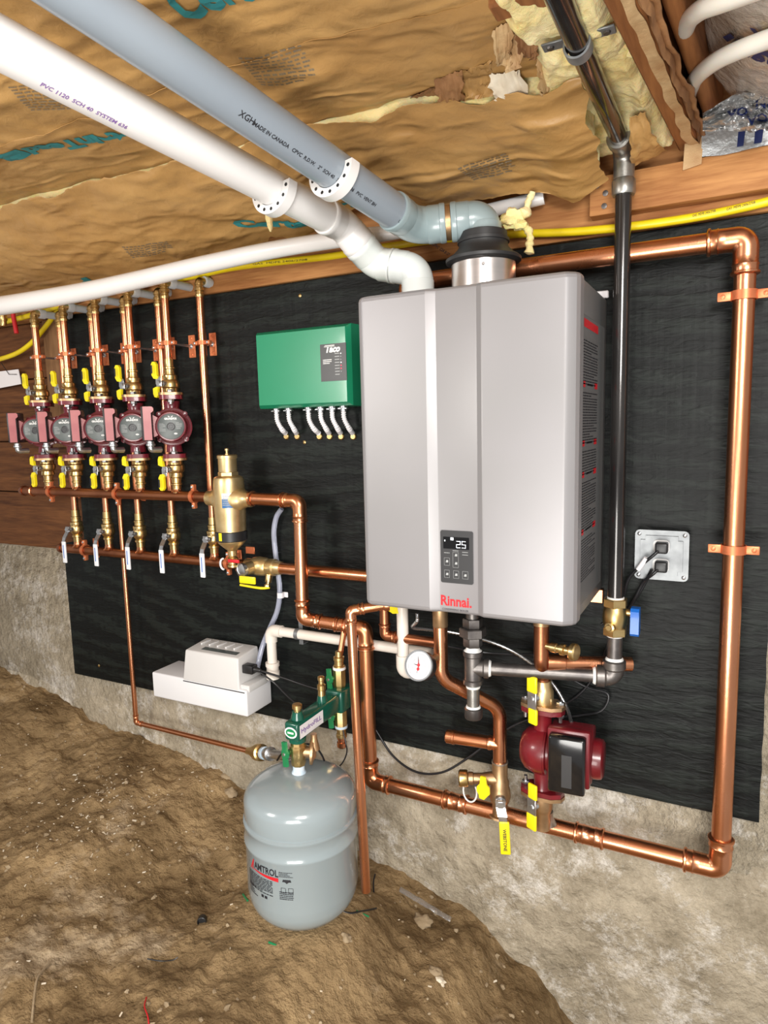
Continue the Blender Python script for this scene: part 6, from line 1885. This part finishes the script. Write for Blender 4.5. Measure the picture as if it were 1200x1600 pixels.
# ================================================================= SMALL CABLES BELOW THE HEATER
cc_ = [at(652, 958, -.19), at(652, 970, -.19), at(645, 980, -.17), at(665, 983, -.14), at(700, 987, -.11), at(740, 995, -.09), at(790, 1012, -.08), at(835, 1040, -.06), at(865, 1070, -.05), at(885, 1105, -.06), at(893, 1130, -.10)]
P3 = smooth_path(cc_, 14)
single(MB().tube(P3, [.0042 + (.0008 if j % 2 else -.0004) for j in range(len(P3))], 10), 'armoured_cable', 'steel', 'thin silver armoured cable curving under the heater to the red pump', 'cable', ang=60)
cc_ = [at(700, 1010, -.1), at(760, 1020, -.05), at(860, 1025, -.04), at(915, 1035, -.04), at(935, 1060, -.05)]
single(MB().tube(smooth_path(cc_, 8), .0028, 8), 'signal_cable', 'cable', 'thin black cable behind the iron gas run under the heater', 'cable')
cc_ = [at(890, 1060, -.03), at(920, 1075, -.03), at(950, 1085, -.035), at(940, 1110, -.04), at(905, 1118, -.05), at(880, 1120, -.09)]
single(MB().tube(smooth_path(cc_, 8), .0028, 8), 'signal_cable', 'cable', 'thin black cable looping to the right of the red pump', 'cable')

# ================================================================= THINGS ON THE DIRT


def dirt_at(px, py, up=0.0):
    """where a picture ray meets the dirt"""
    d = ray(px, py); s_ = .6
    while s_ < 4:
        p = CAM + d * s_
        if p.z <= dirt_z(p.x, p.y): break
        s_ += .004
    return p + V((0, 0, up))


mb = MB(); rnd = random.Random(3)
for i in range(1500):
    px, py = rnd.uniform(-40, 900), rnd.uniform(1080, 1640)
    if i % 3: continue
    p = V((rnd.uniform(-1.9, .4), rnd.uniform(-1.3, -.03), 0)); p.z = dirt_z(p.x, p.y)
    r = rnd.choice((.003, .004, .005, .007)) * rnd.uniform(.7, 1.2)
    if (p.xy - TANK.xy).length < .16: continue
    mb.ball(p + k * r * .2, r, 6, (1, rnd.uniform(.7, 1.2), .7), .8)
tag(mb.build('gravel', 'stone', None, ang=30, merge=False), 'fine crumbs of dirt and gravel scattered over the ground', 'gravel', kind='stuff')
mb = MB()
for i in range(300):
    p = V((rnd.uniform(-1.7, .3), rnd.uniform(-1.2, -.05), 0)); r = rnd.uniform(.0008, .0026) * (1.6 if i % 9 == 0 else 1)
    if (p.xy - TANK.xy).length < .17: continue
    if i < 160: p = V((-.95 + rnd.gauss(0, .12), -.33 + rnd.gauss(0, .10), 0))
    p.z = dirt_z(p.x, p.y) + .001; a = rnd.uniform(0, PI)
    u = V((math.cos(a), math.sin(a), rnd.uniform(-.3, .3))) * r * rnd.uniform(.8, 2.2); v = V((-math.sin(a), math.cos(a), .2)) * r * .6; w_ = V((0, 0, .0015))
    mb.add([p - u - v, p + u - v, p + u + v, p - u + v, p - u - v + w_, p + u - v + w_, p + u + v + w_, p - u + v + w_], [[0, 3, 2, 1], [4, 5, 6, 7], [0, 1, 5, 4], [1, 2, 6, 5], [2, 3, 7, 6], [3, 0, 4, 7]])
tag(mb.build('wood_chips', 'chip', None, smooth=False, merge=False), 'pale specks and wood chips strewn over the dirt floor', 'debris', kind='stuff')
for px, py, r, lab in ((680, 1520, .016, 'rounded stone half sunk in the dirt near the bottom, below the tank'), (686, 1548 - 14, .014, 'pale chipped stone in the dirt just below the rounded one'), (355, 1215, .026, 'brown clod against the concrete left of the grey tank'), (1075 / 2 + 2, 1465, .013, 'small brown stone right of the tank bottom'), (360, 1240, .02, 'lower brown clod beside the left of the grey tank'), (660, 1440, .022, 'flat dirt clod right of the discharge pipe foot')):
    p = dirt_at(px, py)
    single(MB().ball(p, r, 16, (1.2, .9, .7), .7), 'stone', 'chip' if 'pale' in lab else 'stone', lab, 'stone', ang=60)
p = dirt_at(316, 1443, .008)
mb = MB(); dx = V((.5, -.85, .1)).normalized(); mb.lathe(p - dx * .012, dx, [(0, .009), (.004, .0115), (.018, .0115), (.019, .010), (.012, .009)], 20)
single(mb, 'black_cap', 'black_plastic', 'small round black cap lying on the dirt left of the tank', 'cap')
for (a, b, lab) in (((557, 1425), (576, 1434), 'green wire offcut right of the tank bottom'), ((420, 1474), (432, 1479), 'green wire offcut in the dirt below the tank'), ((380, 1399), (387, 1409), 'green wire offcut touching the left of the tank bottom')):
    single(MB().tube([dirt_at(*a, .003), dirt_at(*b, .003)], .0026, 8), 'wire_offcut', 'green_knob', lab, 'wire')
single(MB().tube(smooth_path([dirt_at(520, 1420, .003), dirt_at(545, 1428, .003), dirt_at(562, 1426, .003), dirt_at(588, 1421, .003)], 6), .0022, 8), 'wire_offcut', 'cable', 'black wire lying on the dirt just right of the tank bottom', 'wire')
b_ = dirt_at(584, 1395, .002); single(MB().tube(smooth_path([b_, b_ + V((.0, .0, .03)), b_ + V((.006, 0, .055))], 5), .0022, 8), 'wire_offcut', 'cable', 'black wire standing up beside the foot of the discharge pipe', 'wire')
b_ = [dirt_at(230, 1500, .003), dirt_at(252, 1504, .004), dirt_at(270, 1502, .003), dirt_at(278, 1498, .004)]
single(MB().tube(smooth_path(b_, 6), .0014, 6), 'wire_offcut', 'cable', 'thin dark wire on the dirt left of centre near the bottom', 'wire')
b_ = [dirt_at(229, 1560, .003), dirt_at(226, 1575, .004), dirt_at(231, 1590, .004), dirt_at(233, 1605, .003)]
single(MB().tube(smooth_path(b_, 6), .0014, 6), 'wire_offcut', 'red_ink', 'thin red wire at the bottom edge of the photo', 'wire')
b_ = [dirt_at(50, 1600, .004), dirt_at(55, 1560, .012), dirt_at(60, 1530, .006), dirt_at(78, 1508, .006)]
single(MB().tube(smooth_path(b_, 5), .0028, 6), 'twig', 'stone', 'dry grey twig on the dirt at the bottom left corner', 'twig')
a = dirt_at(626, 1395, .006); b = dirt_at(705, 1443, .006)
d_ = (b - a).normalized(); sw = V((0, 0, 1)).cross(d_).normalized()
mb = MB(); mb.grid(lambda u, v: a + (b - a) * u + sw * (v - .5) * .018 + k * (.004 + .006 * math.sin(PI * v) + .003 * noise.noise(V((u * 9, v, 1)))), 24, 6, .001)
single(mb, 'plastic_strip', 'clear_film', 'clear plastic strip lying on the dirt right of the discharge pipe', 'plastic scrap', ang=60)
